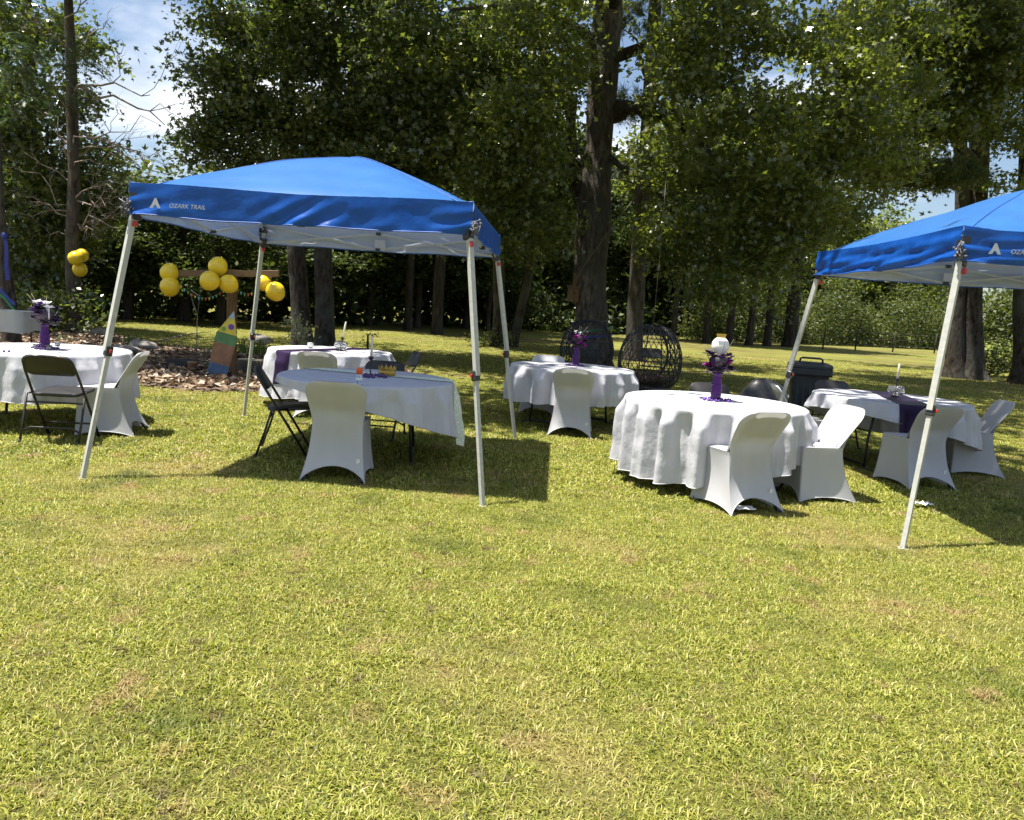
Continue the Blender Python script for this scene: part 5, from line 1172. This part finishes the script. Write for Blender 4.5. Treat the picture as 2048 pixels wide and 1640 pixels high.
BL_ = [('balloon lit brightest, left of three beside the slim pine', 151, 516, 19.2, 28, 2.6, .3, -.15), ('balloon at upper right of three beside the slim pine', 163, 511, 19.2, 27, 1.2, 1.0, .1), ('lowest of three balloons beside the slim pine', 160, 539, 19.2, 28, .4, .3, .1),
       ('upper balloon of the pair left of the timber post', 339, 545, 12.45, 36, 2.7, .1, 0), ('lower balloon of the pair left of the timber post', 340, 573, 12.45, 38, .2, .1, -.06),
       ('topmost balloon of the trio on the timber post', 436, 533, 12.45, 37, 2.7, .2, -.1), ('front left balloon of the trio on the timber post', 419, 562, 12.4, 38, .6, .9, -.35), ('right balloon of the trio on the timber post', 457, 568, 12.4, 36, .5, -.9, -.18),
       ('balloon half behind rear tent leg at right end of crossbar', 527, 566, 12.5, 32, 2.0, .5, 0), ('lower right balloon at right end of crossbar', 551, 583, 12.45, 37, .5, -.5, -.2)]
for b in BL_: balloon(*b)
t = empty('flag_garland', (-5.2, 12.3, 1.2)); tag(t, 'string of small coloured paper flags under the crossbar', 'garland')
P = []
for i in range(25):
    k = i/24; px = 355+(525-355)*k; py = 566+30*math.sin(math.pi*min(1, k*1.55))*(k < .645)+(k >= .645)*22*math.sin(math.pi*(k-.645)/.355); P.append(aty(px, py, 12.35)-t.location)
mb = MB(); mb.tube(P, .003, 4); mb.build('string', M['rope'], t)
for i in range(1, 24):
    p = P[i]; w = .014; mb = MB(); mb.add([p+Vector((-w, -.003, 0)), p+Vector((w, -.003, 0)), p+Vector((w*.3, -.012, -.045)), p+Vector((-w*.6, -.0, -.04)), p+Vector((-w, .001, 0)), p+Vector((w, .001, 0)), p+Vector((w*.3, -.008, -.045)), p+Vector((-w*.6, .004, -.04))], [(0, 1, 2, 3), (7, 6, 5, 4)], False); mb.build('flag', M['flagc'][i % 4], t)
# plain painted yard board with a party-hat shaped top
q = aty(437, 757, 12.1); t = empty('yard_board', (q.x-.05, 12.1, 0), .1, 0, R_(13)); tag(t, 'plain painted wooden cut-out board with party hat shape, leaning at timber post', 'yard decoration')
def plate(name, outline, y, mat, par, th=.014):
    n = len(outline); mb = MB(); mb.add([(x, y-th/2, z) for x, z in outline]+[(x, y+th/2, z) for x, z in outline], [tuple(range(n)), tuple(range(2*n-1, n-1, -1))]+[(i, n+i, n+(i+1) % n, (i+1) % n) for i in range(n)], False); return mb.build(name, M[mat], par)
def oval(cx, cz, rx, rz, n=24): return [(cx+rx*math.cos(2*math.pi*i/n), cz+rz*math.sin(2*math.pi*i/n)) for i in range(n)]
plate('board_bottom', [(-.15, .02), (.15, .02), (.155, .27), (-.155, .27)], 0, 'denim', t)
plate('board_middle', [(-.155, .27), (.155, .27), (.165, .60), (-.165, .60)], 0, 'tan', t)
hd = plate('board_top', [(-.165, .60), (.165, .60), (.165, .74), (.14, .80), (.08, .83), (-.08, .83), (-.14, .80), (-.165, .74)], 0, 'green', t)
ht_ = plate('party_hat', [(-.15, .77), (.15, .77), (.02, 1.14)], -.016, 'hat_yellow', t)
plate('hat_tip', [(-.036, 1.02), (.062, 1.02), (.02, 1.14)], -.024, 'hat_blue', ht_, .012)
plate('hat_dot', oval(.04, .89, .045, .045), -.025, 'hat_purple', ht_, .012); plate('hat_dot', oval(-.065, .83, .036, .036), -.025, 'hat_green', ht_, .012)

# ------------------------------------------------------------------ odds and ends round the bed
def lump(name, lab, px, py, r, sq, mat, cat='stone', jit=.5, Y=None):
    g = atz(px, py); mb = MB(); mb.blob((g.x, g.y, r*sq[2]*.7+.04), r, 14, jit, sq); tag(mb.build(name, M[mat]), lab, cat)
g = atz(500, 752); t = empty('tree_stump', (g.x, g.y, .02)); tag(t, 'pale sawn tree stump right of the timber post', 'stump')
mb = MB(); mb.lathe([(.26, 0), (.23, .08), (.215, .2), (.21, .26)], n=22); mb.build('stump_bark', M['bark_lit'], t); mb = MB(); mb.lathe([(.208, .262), (.205, .266), (.001, .268)], n=22); mb.build('cut_face', M['stump'], t)
lump('rock', 'grey rock at back of the leaf bed right of the rear tent leg', 520, 690, .24, (1.3, .8, .6), 'stone'); lump('rock', 'weathered grey rock near the sideways covered chair', 288, 706, .22, (1.4, .8, .6), 'stone'); lump('rock', 'low grey rock at the foot of the slim pine', 190, 676, .3, (1.5, .8, .5), 'stone')
lump('rock', 'dark flat rock at the front of the leaf bed', 250, 712, .2, (1.5, 1, .5), 'stone')
g = atz(279, 738); mb = MB(); mb.rbox((g.x, g.y, .12), (.07, .04, .24), .006, Matrix.Rotation(.1, 3, 'Y')); tag(mb.build('wooden_stake', M['stump']), 'short pale wooden stake behind the sideways covered chair', 'stake')
g = atz(365, 742); t = empty('planter_box', (g.x, g.y, .02), .1); tag(t, 'low black planter box in the leaf bed left of the painted board', 'planter')
for a, d in (((0, -.12, .09), (.46, .02, .18)), ((0, .12, .09), (.46, .02, .18)), ((-.23, 0, .09), (.02, .22, .18)), ((.23, 0, .09), (.02, .22, .18))): mb = MB(); mb.rbox(a, d, .004); mb.build('side_panel', M['black'], t)
mb = MB(); mb.rbox((0, 0, .12), (.43, .21, .03), .004); mb.build('soil_fill', M['soil'], t)
g = atz(388, 745); mb = MB(); mb.lathe([(.05, 0), (.07, .02), (.075, .14), (.085, .15), (.08, .17), (.05, .165)], (g.x+.08, g.y-.25, .04), 16); tag(mb.build('flower_pot', M['tan']), 'small brown clay pot in front of the planter box', 'pot')
g = atz(393, 728); t = empty('bare_sapling', (g.x, g.y, 0)); tag(t, 'thin leafless sapling standing left of the painted board', 'sapling'); rs = random.Random(8)
mb = MB(); mb.tube([(0, 0, 0), (.0, 0, .5), (.01, 0, .95)], [.012, .009, .007], 6); mb.build('stem', M['bark_dead'], t)
for b in ((-.14, 0, 1.35), (.06, .02, 1.42), (-.10, .05, 1.15)): mb = MB(); mb.tube([(.01, 0, .9), (b[0]*.5, 0, 1.1), b], [.006, .005, .002], 5); mb.build('twig', M['bark_dead'], t)
mb = MB(); mb.tube([(-.12, 0, 1.38), (.0, 0, 1.30), (.055, .01, 1.28)], .004, 5); mb.build('broken_twig', M['paper'], t)
# fallen sticks on the bed
for i, (px, py, px2, py2) in enumerate(((318, 690, 420, 672), (440, 708, 505, 700), (255, 700, 330, 694))):
    a, b = atz(px, py), atz(px2, py2); mb = MB(); mb.tube([a+Vector((0, 0, .1)), (a+b)/2+Vector((0, .1, .16)), b+Vector((0, 0, .12))], [.02, .016, .008], 6); tag(mb.build('fallen_branch', M['bark_dead']), ['long fallen branch lying across back of the leaf bed', 'short fallen branch by the painted board', 'fallen branch near the grey rock at left of the bed'][i], 'branch')
# litter on the lawn
def paper(lab, px, py, s, seed):
    g = atz(px, py); rs = random.Random(seed); mb = MB(); mb.grid(7, 5, lambda i, j: (g.x+(i/6-.5)*s, g.y+(j/4-.5)*s*.55+.02*math.sin(i*1.5), .045+.022*mnoise.noise((i*.8+seed, j*.9, 0))+.008*math.sin(i*2.1))); o = mb.build('paper_scrap', M['paper']); tag(o, lab, 'litter')
paper('crumpled white scrap on grass by the nearest covered chair', 1482, 1026, .20, 1); paper('small pale scrap on grass right of the near right tent leg', 1842, 1016, .16, 2)
# small young tree by the rear tent leg
g = atz(735, 692); t = empty('young_tree', (g.x, 17.5, 0)); t.location.x = aty(735, 690, 17.5).x; tag(t, 'thin young tree stem behind the candle on left tent table', 'sapling')
mb = MB(); mb.tube([(0, 0, 0), (.01, 0, .3), (.0, 0, .62)], [.03, .027, .022], 7); mb.build('stem', M['bark_far'], t)
T = ellipsoid_pts(14, (0, 0, .6), (.35, .3, .16), 0); V, F, a = sprays(T, 5, .06, .07, .5, .7); link('foliage', fast_mesh('foliage', V, F, M['oak_leaf'], a), t)
